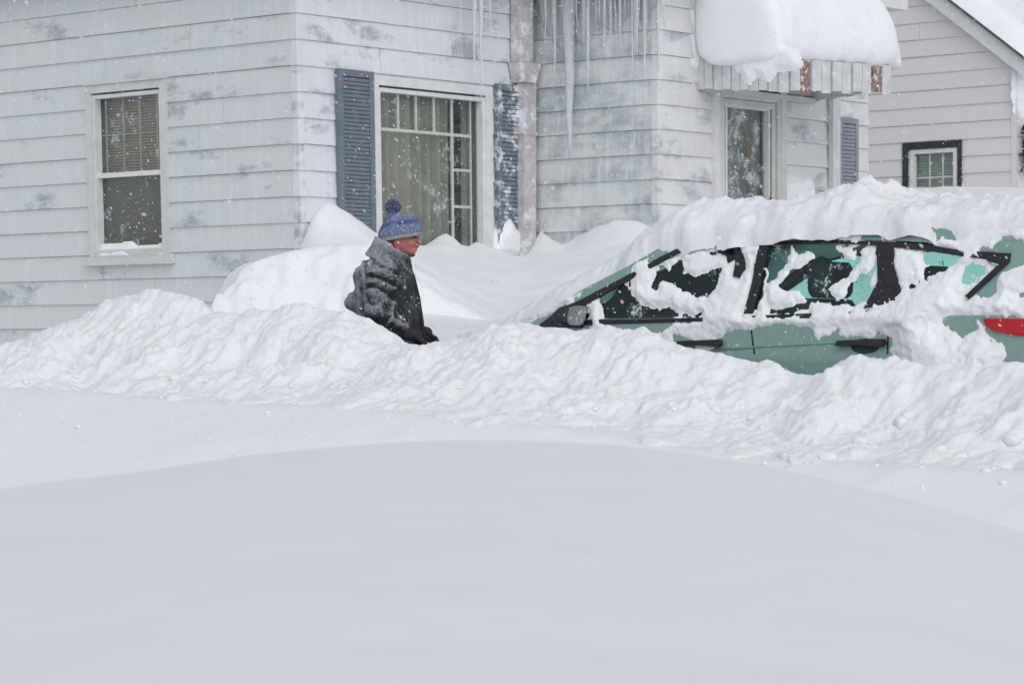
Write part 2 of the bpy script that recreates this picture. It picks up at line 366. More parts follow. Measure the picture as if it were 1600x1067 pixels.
# loose chunks of ploughed snow, each its own object
def chunk_mesh(seed):
    import bmesh
    rg = random.Random(seed); bm = bmesh.new(); bmesh.ops.create_icosphere(bm, subdivisions=2, radius=1)
    dirs = [(Vector((rg.uniform(-1, 1), rg.uniform(-1, 1), rg.uniform(-1, 1))).normalized(), rg.uniform(.55, .85)) for _ in range(7)]
    for v in bm.verts:
        p = v.co.copy()
        for d, h in dirs:
            k = p.dot(d)
            if k > h: p -= d * (k - h)
        v.co = p * rg.uniform(.94, 1.06)
        v.co.z *= .75
    me = bpy.data.meshes.new('snow_chunk'); bm.to_mesh(me); bm.free(); me.materials.append(M['snow_bank'])
    me.polygons.foreach_set('use_smooth', [True] * len(me.polygons)); return me
CH = [chunk_mesh(k) for k in range(6)]
def chunk_at(px, py, r):
    yy = np.arange(8, 17, .02); x = (px - CX) / FPX * yy; z = CAMZ + (HY - py) / FPX * yy; sv, Wv = toSW(x, yy)
    i = np.clip(np.round((sv - ss[0]) / STEP).astype(int), 0, len(ss) - 1); j = np.clip(np.round((Wv - ww[0]) / STEP).astype(int), 0, len(ww) - 1)
    zt = np.where((Wv > .5) & (Wv < 2.4) & (sv > -3.1) & (sv < 8.9), Zk[i, j], -9); zt = np.maximum(zt, np.where(Wv > 1.15, street_z(x, yy), -9))
    hit = np.nonzero(z <= zt)[0]; best = (float(x[hit[0]]), float(yy[hit[0]]), float(zt[hit[0]])) if len(hit) else None
    if best is None: return
    o = bpy.data.objects.new('snow_chunk', CH[random.randrange(6)]); COL.objects.link(o)
    o.location = (best[0], best[1], best[2] - r * .15); o.scale = (r, r * random.uniform(.8, 1.1), r * random.uniform(.75, 1)); o.rotation_euler = (random.uniform(-.4, .4), random.uniform(-.4, .4), random.uniform(0, 6))
    tag(o, 'loose lump of snow that rolled down the ploughed bank', 'snow lump', 'loose snow lumps on the bank'); return o
o = chunk_at(1293, 716, .045); o['label'] = 'rounded snow lump lying farthest down the bank foot, right of centre'; 
for px, py, r in [(1470, 705, .045), (1500, 712, .05), (1345, 690, .045), (1580, 690, .05), (1175, 655, .035), (1005, 668, .02), (1052, 640, .03), (930, 640, .028), (898, 641, .016), (820, 630, .014), (770, 634, .012), (275, 592, .04), (325, 596, .03), (455, 612, .018), (265, 620, .012), (420, 614, .02), (680, 600, .03), (620, 590, .03), (720, 610, .022), (1410, 660, .05), (1250, 640, .045), (1120, 640, .03), (1210, 690, .02), (1090, 668, .018), (40, 600, .03), (120, 590, .03), (560, 600, .02), (1540, 735, .03), (1440, 725, .018), (1370, 728, .016)]:
    chunk_at(px, py, r)

# fine crumbs scattered past the foot of the bank, too many and too small to pick apart
nc = 650; me0 = CH[0]; v0s = []
for m0 in CH:
    a0 = np.zeros(len(m0.vertices) * 3); m0.vertices.foreach_get('co', a0); v0s.append(a0.reshape(-1, 3))
f0s = [np.array([p.vertices[:] for p in m0.polygons]) for m0 in CH]
rc = np.random.default_rng(44); sc_ = rc.uniform(-3, 7, nc); wc_ = 1.45 + rc.exponential(.22, nc).clip(0, 1.1); xc, yc = SW(sc_, wc_); zc2 = street_z(xc, yc)
rad = .003 + .0045 * rc.exponential(1, nc).clip(0, 3.2); vv_ = []; ff_ = []; nv0 = 0
for k in range(nc):
    a0 = v0s[k % 6]; th = rc.uniform(0, 6.3); c_, s2 = math.cos(th), math.sin(th)
    p_ = np.stack([a0[:, 0]*c_ - a0[:, 1]*s2, a0[:, 0]*s2 + a0[:, 1]*c_, a0[:, 2]], -1) * rad[k] + np.array([xc[k], yc[k], zc2[k] + rad[k] * .3])
    vv_.append(p_); ff_.append(f0s[k % 6] + nv0); nv0 += len(a0)
cr_o = mesh_obj('snow_crumbs', np.concatenate(vv_), np.concatenate(ff_), M['snow_bank'], bank, True); cr_o['kind'] = 'stuff'

# yard snow up against the houses
def wall_depth(px):
    px = np.asarray(px, float); r = (px - CX) / FPX
    def dep(K, d): t = (r*K[1] - K[0]) / (d[0] - r*d[1]); return K[1] + d[1]*t
    return np.where(px < 470, dep(K1, V2), np.where(px < 830, dep(K1, U), np.where(px < 1027, dep(K2, -V2), np.where(px < 1355, dep(K3, U), dep(K5, V2)))))
broad = splinetab([(-400, 560), (200, 545), (380, 470), (455, 420), (480, 388), (600, 372), (720, 384), (830, 390), (930, 376), (1025, 366), (1150, 362), (1355, 350), (1700, 340)])
bumpf = splinetab([(400, 0), (462, .0), (488, .17), (508, .24), (528, .21), (560, .11), (600, .0), (660, -.03), (675, .0), (684, .04), (694, .08), (706, .07), (716, .02), (724, 0), (735, .02), (747, .06), (760, .02), (778, .0), (828, .0), (836, .13), (850, .165), (862, .10), (882, .02), (902, .05), (930, .12), (965, .155), (995, .12), (1030, .05), (1080, 0), (1700, 0)])
def yard_z(X, Y):
    PXg = CX + FPX * X / Y
    Yw = wall_depth(PXg); zw = CAMZ + (HY - broad(PXg)) / FPX * Yw
    f = np.clip((Y - 16.6) / (np.minimum(Yw, 26) - 16.6), 0, 1.0)
    z0 = 1.60 - .35 * sstep(420, 250, PXg)
    Z = z0 + (zw - z0) * f ** 1.25 + bumpf(PXg) * np.exp(-np.clip(Yw - .1 - Y, 0, 9) / .32)
    return Z + .09 * fbm(X * .7, Y * .7, 51, 3) * sstep(0, .3, f) * sstep(1, .8, f) + .03 * fbm(X * 3, Y * 2, 53, 4) + .05 * fbm(X * 4, Y * 3.4, 55, 4) * np.exp(-np.clip(Yw - Y, 0, 9) / .6), Yw
xs = np.arange(-9, 11, .06); ys = np.arange(15.0, 35, .06)
X, Y = np.meshgrid(xs, ys, indexing='ij')
Z, Yw = yard_z(X, Y)
s_, W_ = toSW(X, Y)
wb = np.where(s_ > 3.7, -.75, -2.0)
Z = np.where(W_ > wb, np.maximum(.5, Z - (W_ - wb) * 6), Z)
Z = np.where(Y > Yw + .14, .5, Z)
Z = np.where(Y > 34.5, .4, Z)
tag(grid_obj('yard_snow', X, Y, Z, M['snow'], loc=(0, 0, 0)), kind='structure')

# shovelled drift left of the person
xs = np.arange(-2.9, .9, .022); ys = np.arange(17.3, 21.9, .022)
X, Y = np.meshgrid(xs, ys, indexing='ij'); PXg = CX + FPX * X / Y
topy = splinetab([(200, 470), (318, 456), (330, 440), (352, 424), (395, 407), (440, 396), (500, 388), (600, 386), (760, 396)])
zt = CAMZ + (HY - topy(PXg)) / FPX * (18.3 + .45 * np.clip(Y - 18.3, 0, 3.4))
front = 18.05 + .12 * fbm(X * 1.1, Y * 0, 61, 2); frontd = Y - front
leftd = (X - (-2.14 * Y / 18.3)) * 1.1 + .03 * fbm(X * 0, Y * 4, 63, 3)
dd = np.minimum(frontd, leftd); rnd = .10
k = sstep(0, .46, dd + .10 * fbm(X * 3.5, Y * 5, 66, 4)) ** .6
low = 1.35
Z = low + (zt - low) * k
face = k * (1 - k) * 4
Z += face * (.16 * fbm(X * 4, Y * 4, 65, 4) + .09 * fbm(X * 9, Y * 9, 67, 3)) + .02 * fbm(X * 4, Y * 3, 68, 4) + .05 * fbm(X * 1.3, Y * 1.1, 69, 2) * k
yz, _ = yard_z(X, Y); mg = sstep(-1.0, .1, X + .25 * fbm(Y * 1.5, X * 1.5, 70, 2)); Z = Z + (np.minimum(yz, Z) - Z) * mg; Z = Z - .08 * sstep(.2, .8, X)
x1, y1, _ = FA.pt(np.zeros(1), np.zeros(1)); inA = ((X - K1[0]) * (-U[0]) + (Y - K1[1]) * (-U[1]))
inB = ((X - K1[0]) * (-V2[0]) + (Y - K1[1]) * (-V2[1]))
Z = np.where((inA < -.05) & (inB < -.05), .6, Z)
dr = grid_obj('snow_drift', X, Y, Z, M['snow'], loc=(-1.4, 19, .6)); tag(dr, 'high smooth-topped snow drift with a shovelled face behind the person', 'snow drift')

# smooth foreground mound
mp = splinetab([(-3.2, .55), (-2.2, .98)] + [((px - CX) / FPX * 5.0, CAMZ + (HY - py) / FPX * 5.0) for px, py in [(-300, 812), (0, 766), (200, 738), (400, 709), (600, 691), (750, 687), (900, 691), (1050, 704), (1200, 729), (1400, 778), (1570, 826), (1750, 885)]] + [(2.0, .88), (3.0, .5)])
xs = np.linspace(-3, 3, 240); ys = np.linspace(.9, 7.2, 240)
X, Y = np.meshgrid(xs, ys, indexing='ij')
Xs = X * (1 + 0 * Y)
Z = mp(Xs) - .012 * np.clip(5.0 - Y, 0, 9) ** 2 * .9 - .16 * np.clip(Y - 5.0, 0, 9) ** 2
Z += .010 * fbm(X * 1.3, Y * 1.0, 71, 3) + .0045 * fbm(X * 3.0 + 1.2 * Y, Y * 4.5, 73, 4) + .0012 * fbm(X * 14 + 5 * Y, Y * 16, 75, 3)
md = grid_obj('snow_mound', X, Y, Z, M['snow_smooth'], loc=(0, 4, .5)); tag(md, 'wide smooth rounded mound of snow filling the foreground', 'snow mound')

# ------------------------------------------------------------------ polygon masks (shared by plastered snow on walls and car)
def sdist(poly, px, py):
    """signed distance to a polygon, positive inside"""
    P = np.array(poly, float); n = len(P); d = np.full(px.shape, 1e9); ins = np.zeros(px.shape, bool)
    for i in range(n):
        a = P[i]; b = P[(i + 1) % n]; e = b - a; wx = px - a[0]; wy = py - a[1]
        tt = np.clip((wx*e[0] + wy*e[1]) / max(e @ e, 1e-9), 0, 1)
        d = np.minimum(d, (wx - e[0]*tt) ** 2 + (wy - e[1]*tt) ** 2)
        c = ((a[1] <= py) & (b[1] > py)) | ((b[1] <= py) & (a[1] > py))
        xi = a[0] + (py - a[1]) / (e[1] if abs(e[1]) > 1e-9 else 1e-9) * e[0]
        ins ^= c & (px < xi)
    d = np.sqrt(d); return np.where(ins, d, -d)
def wall_snow(name, face, polys, thick, mat, label=None, cat='snow', o0=.02, step=.02, seed=1, rough=1.0, parent=None, slope=.35):
    allp = [p for q in polys for p in q]
    tz = [face.px(a, b, o0) for a, b in allp]
    t0 = min(a for a, _ in tz) - .1; t1 = max(a for a, _ in tz) + .1; zz0 = min(b for _, b in tz) - .1; zz1 = max(b for _, b in tz) + .1
    T, ZZ = np.meshgrid(np.arange(t0, t1, step), np.arange(zz0, zz1, step), indexing='ij')
    px, py = face.proj(T, ZZ, o0)
    d = np.max([sdist(q, px, py) for q in polys], 0) / 190.0
    d = d + rough * (.022 * fbm(T * 9, ZZ * 9, seed, 4))
    h = np.minimum(d * slope * 2, thick * (1 + .5 * fbm(T * 5, ZZ * 5, seed + 7, 3)))
    h = np.clip(h, -.02, 9)
    x, y, z = face.pt(T, ZZ, o0 + h - .004)
    c = face.P(float(T.mean()), float(ZZ.min()), o0)
    o = grid_obj(name, x, y, z, mat, parent=parent, loc=None if parent else c, keep=(h > -.018))
    if parent is None: tag(o, label, cat)
    return o

# ------------------------------------------------------------------ house
house = empty('house', (float(K3[0]), float(K3[1]), .6), 'weathered pale clapboard house with blue shutters and a snow-laden door awning', 'house')
Z_REF, EXPO = 3.722, .2036
def siding(face, L, parent_thing, mat, openings=(), ztop=4.55, zbot=.6, zref=Z_REF, expo=EXPO, tlim=None, joints=2.6, seed=0, wallname='wall', t_start=0.0):
    rg = random.Random(seed)
    # sheathing behind the boards, with the openings left free
    mb = MB(); zs = sorted({zbot, ztop} | {z for o in openings for z in o[2:]})
    if tlim is None:
        for za, zb in zip(zs[:-1], zs[1:]):
            ts = [t_start]
            for o in sorted(openings):
                if o[2] < (za + zb) / 2 < o[3]: ts += [o[0], o[1]]
            ts.append(L)
            for i in range(0, len(ts), 2): mb.box8(face.box(ts[i], ts[i+1], za, zb, -.12, -.002))
    wl = mb.build(wallname, M['sheath'], parent_thing) if tlim is None else None
    if wl is None:
        pts = tlim['outline'][2:]; n = len(pts); zE = pts[0][1]
        for q in (-.12, -.002): mb.v += [face.P(a, b, q) for a, b in pts]
        mb.f = [tuple(range(n))[::-1], tuple(range(n, 2*n))] + [(i, (i+1) % n, n+(i+1) % n, n+i) for i in range(n)]
        for (o0, o1, oz0, oz1) in openings:
            for bx in ((0, L, zbot, oz0), (0, o0, oz0, oz1), (o1, L, oz0, oz1), (0, L, oz1, zE)): mb.box8(face.box(*bx, -.12, -.002))
        wl = mb.build(wallname, M['sheath'], parent_thing)
    k0 = math.floor((zbot - zref) / expo) ; k1 = math.ceil((ztop - zref) / expo)
    for k in range(k0, k1 + 1):
        zb = zref + k * expo; zt = zb + expo
        if zb < zbot - .1 or zb >= ztop: continue
        zt = min(zt, ztop)
        a, b = t_start, L
        if tlim is not None:
            a, b = tlim['f'](zb), tlim['g'](zb)
            if b - a < .1: continue
        cuts = [a]; t = a + rg.uniform(.8, joints)
        while t < b - .5: cuts.append(t); t += rg.uniform(joints * .8, joints * 1.2)
        cuts.append(b)
        for ta, tb in zip(cuts[:-1], cuts[1:]):
            pieces = [(ta, tb - .003, zb, zt)]
            for (o0, o1, oz0, oz1) in openings:
                nxt = []
                for (p, q, r0, r1) in pieces:
                    if q <= o0 or p >= o1 or r1 <= oz0 or r0 >= oz1: nxt.append((p, q, r0, r1)); continue
                    if p < o0 - .01: nxt.append((p, o0, r0, r1))
                    if q > o1 + .01: nxt.append((o1, q, r0, r1))
                    p2, q2 = max(p, o0), min(q, o1)
                    if r1 > oz1 + .01: nxt.append((p2, q2, oz1, r1))
                    if r0 < oz0 - .01: nxt.append((p2, q2, r0, oz0))
                pieces = nxt
            for (p, q, r0, r1) in pieces:
                th = lambda z: .022 - .016 * (z - zb) / expo
                j = rg.uniform(-.0015, .0015); h0, h1 = th(r0) + j, th(r1) + j
                dz = rg.uniform(-.0015, .0015)
                v = [face.P(p, r0 + dz, -.001), face.P(q, r0 + dz, -.001), face.P(q, r1 + dz, -.001), face.P(p, r1 + dz, -.001),
                     face.P(p, r0 + dz, h0), face.P(q, r0 + dz, h0), face.P(q, r1 + dz - .002, h1), face.P(p, r1 + dz - .002, h1)]
                MB().box8(v).build('plank', mat, wl)
    return wl
def corner_caps(fa, fb, wl, mat, zlo, zhi):
    k0 = math.ceil((zlo - Z_REF) / EXPO); k1 = math.floor((zhi - Z_REF) / EXPO)
    for k in range(k0, k1):
        zb = Z_REF + k * EXPO; zt = zb + EXPO - .006; o = .027; o2 = .016
        prof = lambda z, oo: [fa.P(.045, z, oo), None, fb.P(.045, z, oo)]
        def ring(z, oo):
            x, y, _ = fa.P(-oo, z, oo); a = fa.P(.042, z, oo); b = fb.P(.042, z, oo); ai = fa.P(.042, z, 0); bi = fb.P(.042, z, 0)
            return [a, (x, y, z), b, bi, fa.P(0, z, 0), ai]
        v = ring(zb - .004, o) + ring(zt, o2)
        f = [(i, (i+1) % 6, 6+(i+1) % 6, 6+i) for i in range(6)] + [(5, 4, 3, 2, 1, 0), (6, 7, 8, 9, 10, 11)]
        MB().add(v, f).build('corner_cap', mat, wl)

# --- openings (from where they sit on the walls)
def rect(face, l, r, top, bot, o=0.0):
    tl = face.px(l, top, o); br = face.px(r, bot, o); return [min(tl[0], br[0]), max(tl[0], br[0]), br[1], tl[1]]
wA = rect(FA, 146, 263, 141, 396); wA[2] = FA.px(205, 398)[1]; wA[3] = FA.px(205, 141)[1]
wB = rect(FB, 583, 757, 150, 400); wB[3] = FB.px(670, 141)[1]; wB[2] = 2.2
dD = rect(FD, 1117, 1213, 150, 420); dD[3] = FD.px(1165, 149)[1]; dD[2] = 1.35
wallA = siding(FA, LA, house, M['sidingA'], [tuple(wA)], seed=1)
wallB = siding(FB, LB, house, M['sidingB'], [tuple(wB)], seed=2)
wallC = siding(FC, LC, house, M['sidingC'], [], seed=3)
wallD = siding(FD, LD, house, M['sidingD'], [tuple(dD)], seed=4)
corner_caps(FA, FB, wallA, M['sidingB'], 1.2, 4.55)
# corner of wall C (its far end) and D: caps need faces that start at the corner
FCr = Face(K3, V2, -U); corner_caps(FCr, FD, wallD, M['sidingD'], 1.6, 4.55)
# back walls and far gable end, plain
mb = MB(); KA = K1 + V2 * LA
FBk = Face(K4, V2, U); mb.box8(FBk.box(0.03, LA + LC, .6, 4.55, -.1, 0)); mb.build('wall', M['sidingA'], house)
FBl = Face(KA, U, V2); MB().box8(FBl.box(0, LB + LD, .6, 4.55, -.1, 0)).build('wall', M['sidingA'], house)
# roof slab over the footprint with overhang
def off(pts, d):
    n = len(pts); out = []
    for i in range(n):
        p0, p1, p2 = np.array(pts[i-1]), np.array(pts[i]), np.array(pts[(i+1) % n])
        e1 = (p1 - p0) / np.linalg.norm(p1 - p0); e2 = (p2 - p1) / np.linalg.norm(p2 - p1)
        n1 = np.array([e1[1], -e1[0]]); n2 = np.array([e2[1], -e2[0]])
        A = np.array([n1, n2]); b = np.array([n1 @ p1 + d, n2 @ p1 + d]); out.append(np.linalg.solve(A, b))
    return out
KB = KA + U * (LB + LD)
foot = [KA, K1, K2, K3, K4, KB]
def prism2(pts, z0, z1, name, mat, parent=None, loc=None):
    n = len(pts); v = [(p[0], p[1], z0) for p in pts] + [(p[0], p[1], z1) for p in pts]
    f = [tuple(range(n))[::-1], tuple(range(n, 2*n))] + [(i, (i+1) % n, n+(i+1) % n, n+i) for i in range(n)]
    return mesh_obj(name, v, f, mat, parent, loc=loc)
ov = off(foot, .26)
prism2(ov, 4.56, 4.72, 'roof', M['trim'], house)
c = np.mean(foot, 0)
v = [(p[0], p[1], 4.725) for p in ov] + [(p[0]*.45 + c[0]*.55, p[1]*.45 + c[1]*.55, 6.3) for p in ov]
rs = mesh_obj('roof_snow', v, [(i, (i+1) % 6, 6+(i+1) % 6, 6+i) for i in range(6)] + [(6, 7, 8, 9, 10, 11), (5, 4, 3, 2, 1, 0)], M['snow'], loc=(c[0], c[1], 4.72))
tag(rs, 'snow lying on the roof of the weathered clapboard house', 'snow')

def room(face, o, depth, mat, parent):
    t0, t1, z0, z1 = o; e = .25; mb = MB()
    b = face.box(t0 - e, t1 + e, z0 - e, z1 + e, -depth, -.125)
    mb.add(b, [(0, 1, 2, 3), (0, 4, 5, 1), (1, 5, 6, 2), (2, 6, 7, 3), (3, 7, 4, 0)]); return mb.build('room_wall', mat, parent)
def frame_boxes(face, o, wd, o0, o1):
    t0, t1, z0, z1 = o; mb = MB()
    mb.box8(face.box(t0, t0 + wd, z0, z1, o0, o1)); mb.box8(face.box(t1 - wd, t1, z0, z1, o0, o1))
    mb.box8(face.box(t0 + wd + .0005, t1 - wd - .0005, z1 - wd, z1, o0, o1 - .001)); mb.box8(face.box(t0 + wd + .0005, t1 - wd - .0005, z0, z0 + wd, o0, o1 - .001)); return mb
def grow(o, a, b=None, c=None, d=None):
    b = a if b is None else b; c = a if c is None else c; d = a if d is None else d
    return (o[0] - a, o[1] + b, o[2] - c, o[3] + d)

# --- double-hung window on the left wall
def grp(name, parent, label=None):
    o = bpy.data.objects.new(name, None); COL.objects.link(o); o.parent = parent
    if label: o['label'] = label
    return o
W1 = frame_boxes(FA, grow(wA, .055, .055, .02, .06), .065, -.05, .045).build('window', M['trim_cream'], house)
W1['label'] = 'double-hung sash window with blind and snowy sill'
frame_boxes(FA, grow(wA, -.012, -.012, 0, -.02), .03, -.04, .028).build('storm_frame', M['trim'], W1)
zm = FA.px(205, 272)[1]
MB().box8(FA.box(wA[0] + .02, wA[1] - .02, zm - .02, zm + .02, -.035, .012)).build('meeting_rail', M['muntin'], W1)
for px in (159, 186, 212, 239):
    t, _ = FA.px(px, 200); MB().box8(FA.box(t - .010, t + .010, zm + .02, wA[3] - .03, -.06, -.048)).build('muntin', M['muntin_dull'], W1)
zq = FA.px(205, 208)[1]; MB().box8(FA.box(wA[0] + .03, wA[1] - .03, zq - .006, zq + .006, -.062, -.05)).build('muntin', M['muntin_dull'], W1)
MB().box8(FA.box(wA[0] + .018, wA[1] - .018, wA[2] + .03, wA[3] - .05, -.044, -.04)).build('pane', M['pane'], W1)
MB().box8(FA.box(wA[0] + .02, wA[1] - .02, wA[2] + .03, zm - .02, -.075, -.072)).build('insect_screen', M['screen'], W1)
mb = MB(); z = zm - .06
while z < wA[3] - .05:
    mb.box8(FA.box(wA[0] + .04, wA[1] - .04, z, z + .019, -.125, -.105)); z += .0245
bl = mb.build('blind', M['blind'], W1); bl['kind'] = 'stuff'
MB().box8(FA.box(wA[0] - .10, wA[1] + .10, wA[2] - .085, wA[2] - .022, -.02, .085)).build('sill', M['trim_cream'], W1)
MB().box8(FA.box(wA[0] - .06, wA[1] + .06, wA[3] + .062, wA[3] + .085, 0, .06)).build('drip_cap', M['trim_cream'], W1)
room(FA, wA, .9, M['dark_room'], W1)
wall_snow('sill_snow', FA, [[(146, 398), (158, 386), (175, 386), (200, 382), (212, 390), (235, 388), (262, 385), (272, 400), (272, 408), (143, 412)]], .09, M['snow'], 'thin snow line lying on the left window sill', o0=.01, seed=4, rough=.5, step=.012)

# --- picture window on the front wall
W2 = frame_boxes(FB, grow(wB, .06, .06, 0, .07), .075, -.05, .05).build('window', M['trim'], house); W2['label'] = 'wide picture window with perimeter muntins and drawn curtain'
frame_boxes(FB, grow(wB, -.018, -.012, 0, -.022), .032, -.045, .032).build('storm_frame', M['trim'], W2)
zt = FB.px(670, 207)[1]
def fb_t(px, py=260): return FB.px(px, py)[0]
for px in (628, 656, 684): t = fb_t(px, 180); MB().box8(FB.box(t - .011, t + .011, zt + .012, wB[3] - .03, -.055, -.04)).build('muntin', M['muntin'], W2)
for px in (600, 713): t = fb_t(px); MB().box8(FB.box(t - .012, t + .012, wB[2] + .02, wB[3] - .03, -.056, -.041)).build('muntin', M['muntin'], W2)
t738 = fb_t(741); t600 = fb_t(600); t713 = fb_t(713)
MB().box8(FB.box(wB[0] + .01, t738, zt - .012, zt + .012, -.057, -.04)).build('muntin', M['muntin'], W2)
for py in (260, 318): zz = FB.px(592, py)[1]; MB().box8(FB.box(wB[0] + .012, t600 - .012, zz - .011, zz + .011, -.056, -.041)).build('muntin', M['muntin'], W2)
for py in (266, 323): zz = FB.px(725, py)[1]; MB().box8(FB.box(t713 + .012, t738, zz - .011, zz + .011, -.056, -.041)).build('muntin', M['muntin'], W2)
MB().box8(FB.box(t738 + .0, t738 + .014, wB[2] + .02, wB[3] - .03, -.058, -.042)).build('muntin', M['muntin'], W2)
MB().box8(FB.box(wB[0] + .012, wB[1] - .006, wB[2] + .02, wB[3] - .045, -.035, -.031)).build('pane', M['pane'], W2)
def curtain(face, ta, tb, za, zb, o, amp, wl, name, parent, seed):
    T, ZZ = np.meshgrid(np.arange(ta, tb, .006), np.linspace(za, zb, 14), indexing='ij')
    ph = T / wl * 2 * math.pi + 2.5 * fbm(T * 3, ZZ * .25, seed, 2)
    O = o + amp * np.sin(ph) + amp * .6 * fbm(T * 14, ZZ * .6, seed + 3, 2)
    x, y, z = face.pt(T, ZZ, O); return grid_obj(name, x, y, z, M['curtain'], parent)
curtain(FB, t600 - .03, t713 + .02, wB[2], wB[3] - .04, -.14, .034, .12, 'curtain', W2, 81)
curtain(FB, t738 + .02, wB[1] + .05, wB[2], wB[3] - .02, -.17, .02, .08, 'curtain', W2, 83)
curtain(FB, wB[0] - .05, t600 - .055, wB[2], wB[3] - .02, -.2, .02, .07, 'curtain', W2, 85)
room(FB, wB, 1.1, M['dark_room'], W2)

# --- shutters
def shutter(face, l, r, top, bot, mat, label, n, skew=0.0):
    (ta, za) = face.px(l, top); (tb, _) = face.px(r, top + skew); zb = face.px((l + r) / 2, bot)[1]
    zt = face.px((l + r) / 2, top + skew / 2)[1]
    o = (ta, tb, zb, zt); fw = min(.055, (tb - ta) * .16)
    sh = frame_boxes(face, o, fw, .027, .06).build('shutter', mat, house); sh['label'] = label
    MB().box8(face.box(ta + fw * .6, tb - fw * .6, zb + fw * .6, zt - fw * .6, .026, .031)).build('backing', mat, sh)
    dz = (zt - zb - 2 * fw) / n
    for i in range(n):
        z = zb + fw + dz * i
        v = [face.P(ta + fw + .002, z + .003, .034), face.P(tb - fw - .002, z + .003, .034), face.P(tb - fw - .002, z + dz * .9, .034), face.P(ta + fw + .002, z + dz * .9, .034),
             face.P(ta + fw + .002, z - .004, .056), face.P(tb - fw - .002, z - .004, .056), face.P(tb - fw - .002, z + dz * .7, .054), face.P(ta + fw + .002, z + dz * .7, .054)]
        MB().box8(v).build('slat', mat, sh)
    return sh, o
shL, oL = shutter(FB, 519.5, 576, 107, 385, M['shutter'], 'clean blue louvred shutter left of the picture window', 40, 7)
shR, oR = shutter(FB, 768.5, 817, 131, 392, M['shutter_f'], 'frosted blue louvred shutter right of the picture window', 36, 6)
shD, oD = shutter(FD, 1303, 1333, 184, 330, M['shutter_l'], 'pale narrow louvred shutter right of the door', 22, 3)
ta = FD.px(1291, 200)[0]; tb = FD.px(1302.4, 200)[0]
MB().box8(FD.box(ta, tb, 1.6, FD.px(1297, 153)[1], .024, .075)).build('trim_board', M['trim'], house)

# --- downspout in the inner corner
ds = grp('downspout', house)
def dsbox(l, r, top, bot, o0, o1, l2=None, r2=None):
    a, za = FB.px(l, top, o1); b, _ = FB.px(r, top, o1); c_, zb = FB.px(l2 or l, bot, o1); d, _ = FB.px(r2 or r, bot, o1)
    return [FB.P(c_, zb, o0), FB.P(d, zb, o0), FB.P(b, za, o0), FB.P(a, za, o0), FB.P(c_, zb, o1), FB.P(d, zb, o1), FB.P(b, za, o1), FB.P(a, za, o1)]
MB().box8(dsbox(812, 833, -70, 96, .03, .13)).build('pipe', M['downspout'], ds)
MB().box8(dsbox(813, 846, 96.5, 128, .028, .16, 818, 838)).build('funnel', M['downspout'], ds)
MB().box8(dsbox(818.5, 838, 128.5, 400, .03, .12)).build('pipe', M['downspout'], ds)
MB().box8(dsbox(816, 841, 205, 210, .029, .13)).build('strap', M['downspout'], ds)

# --- storm door
dr_ = frame_boxes(FD, (dD[0], dD[1], dD[2], dD[3]), .045, -.06, .05).build('door', M['trim_cream'], house); dr_['label'] = 'cream storm door with a tall single glass'
gl = rect(FD, 1130, 1196, 169, 420); gl[3] = FD.px(1163, 169)[1]; gl[2] = dD[2] + .3
MBd = frame_boxes(FD, (dD[0] + .05, dD[1] - .05, dD[2] + .02, dD[3] - .05), .05, -.03, .03)
MBd.build('door_frame', M['trim_cream'], dr_)
frame_boxes(FD, (gl[0] - .012, gl[1] + .014, gl[2], gl[3] + .012), .022, -.028, .038).build('glazing_bead', M['trim'], dr_)
MB().box8(FD.box(gl[0] - .01, gl[1] + .01, gl[2], gl[3], -.012, -.008)).build('pane', M['door_pane'], dr_)
tr_ = FD.px(1216, 200)[0]
MB().box8(FD.box(dD[1] + .001, dD[1] + .075, dD[2], dD[3] + .05, 0, .055)).build('casing', M['trim_cream'], dr_)
MB().box8(FD.box(dD[0] - .065, dD[0] - .001, dD[2], dD[3] + .05, 0, .055)).build('casing', M['trim'], dr_)
MB().box8(FD.box(dD[0] - .07, dD[1] + .08, dD[3] + .052, dD[3] + .10, 0, .06)).build('casing', M['trim_cream'], dr_)
th, zh = FD.px(1206.5, 318, .06)
hb = MB(); hb.tube([FD.P(th, zh - .09, .032), FD.P(th, zh - .07, .075), FD.P(th, zh + .02, .08), FD.P(th, zh + .045, .032)], .013, 8); hb.build('handle', M['wood'], dr_, True)
MB().box8(FD.box(gl[0] - .2, gl[1] + .2, gl[2] - .1, gl[3] + .1, -.16, -.13)).build('inner_door', mat_plain('inner_door_paint', srgb(104, 116, 116), srgb(122, 134, 132), 9), dr_)
room(FD, dD, .7, M['dark_room'], dr_)
pts = []
for px, py, in [(1143, 197), (1146, 190), (1152, 187), (1160, 193), (1165, 205), (1170, 235), (1175, 270), (1177, 300), (1178, 340), (1178, 420)]:
    a, b = FD.px(px, py, -.07); pts.append(FD.P(a, b, -.07))
mb = MB(); mb.tube(pts, [.016, .018, .02, .022, .025, .027, .029, .03, .03, .03], 10)
tag(mb.build('wooden_pole', M['wood'], smooth=True, loc=pts[-1]), 'bent brown wooden pole standing behind the storm door glass', 'pole')

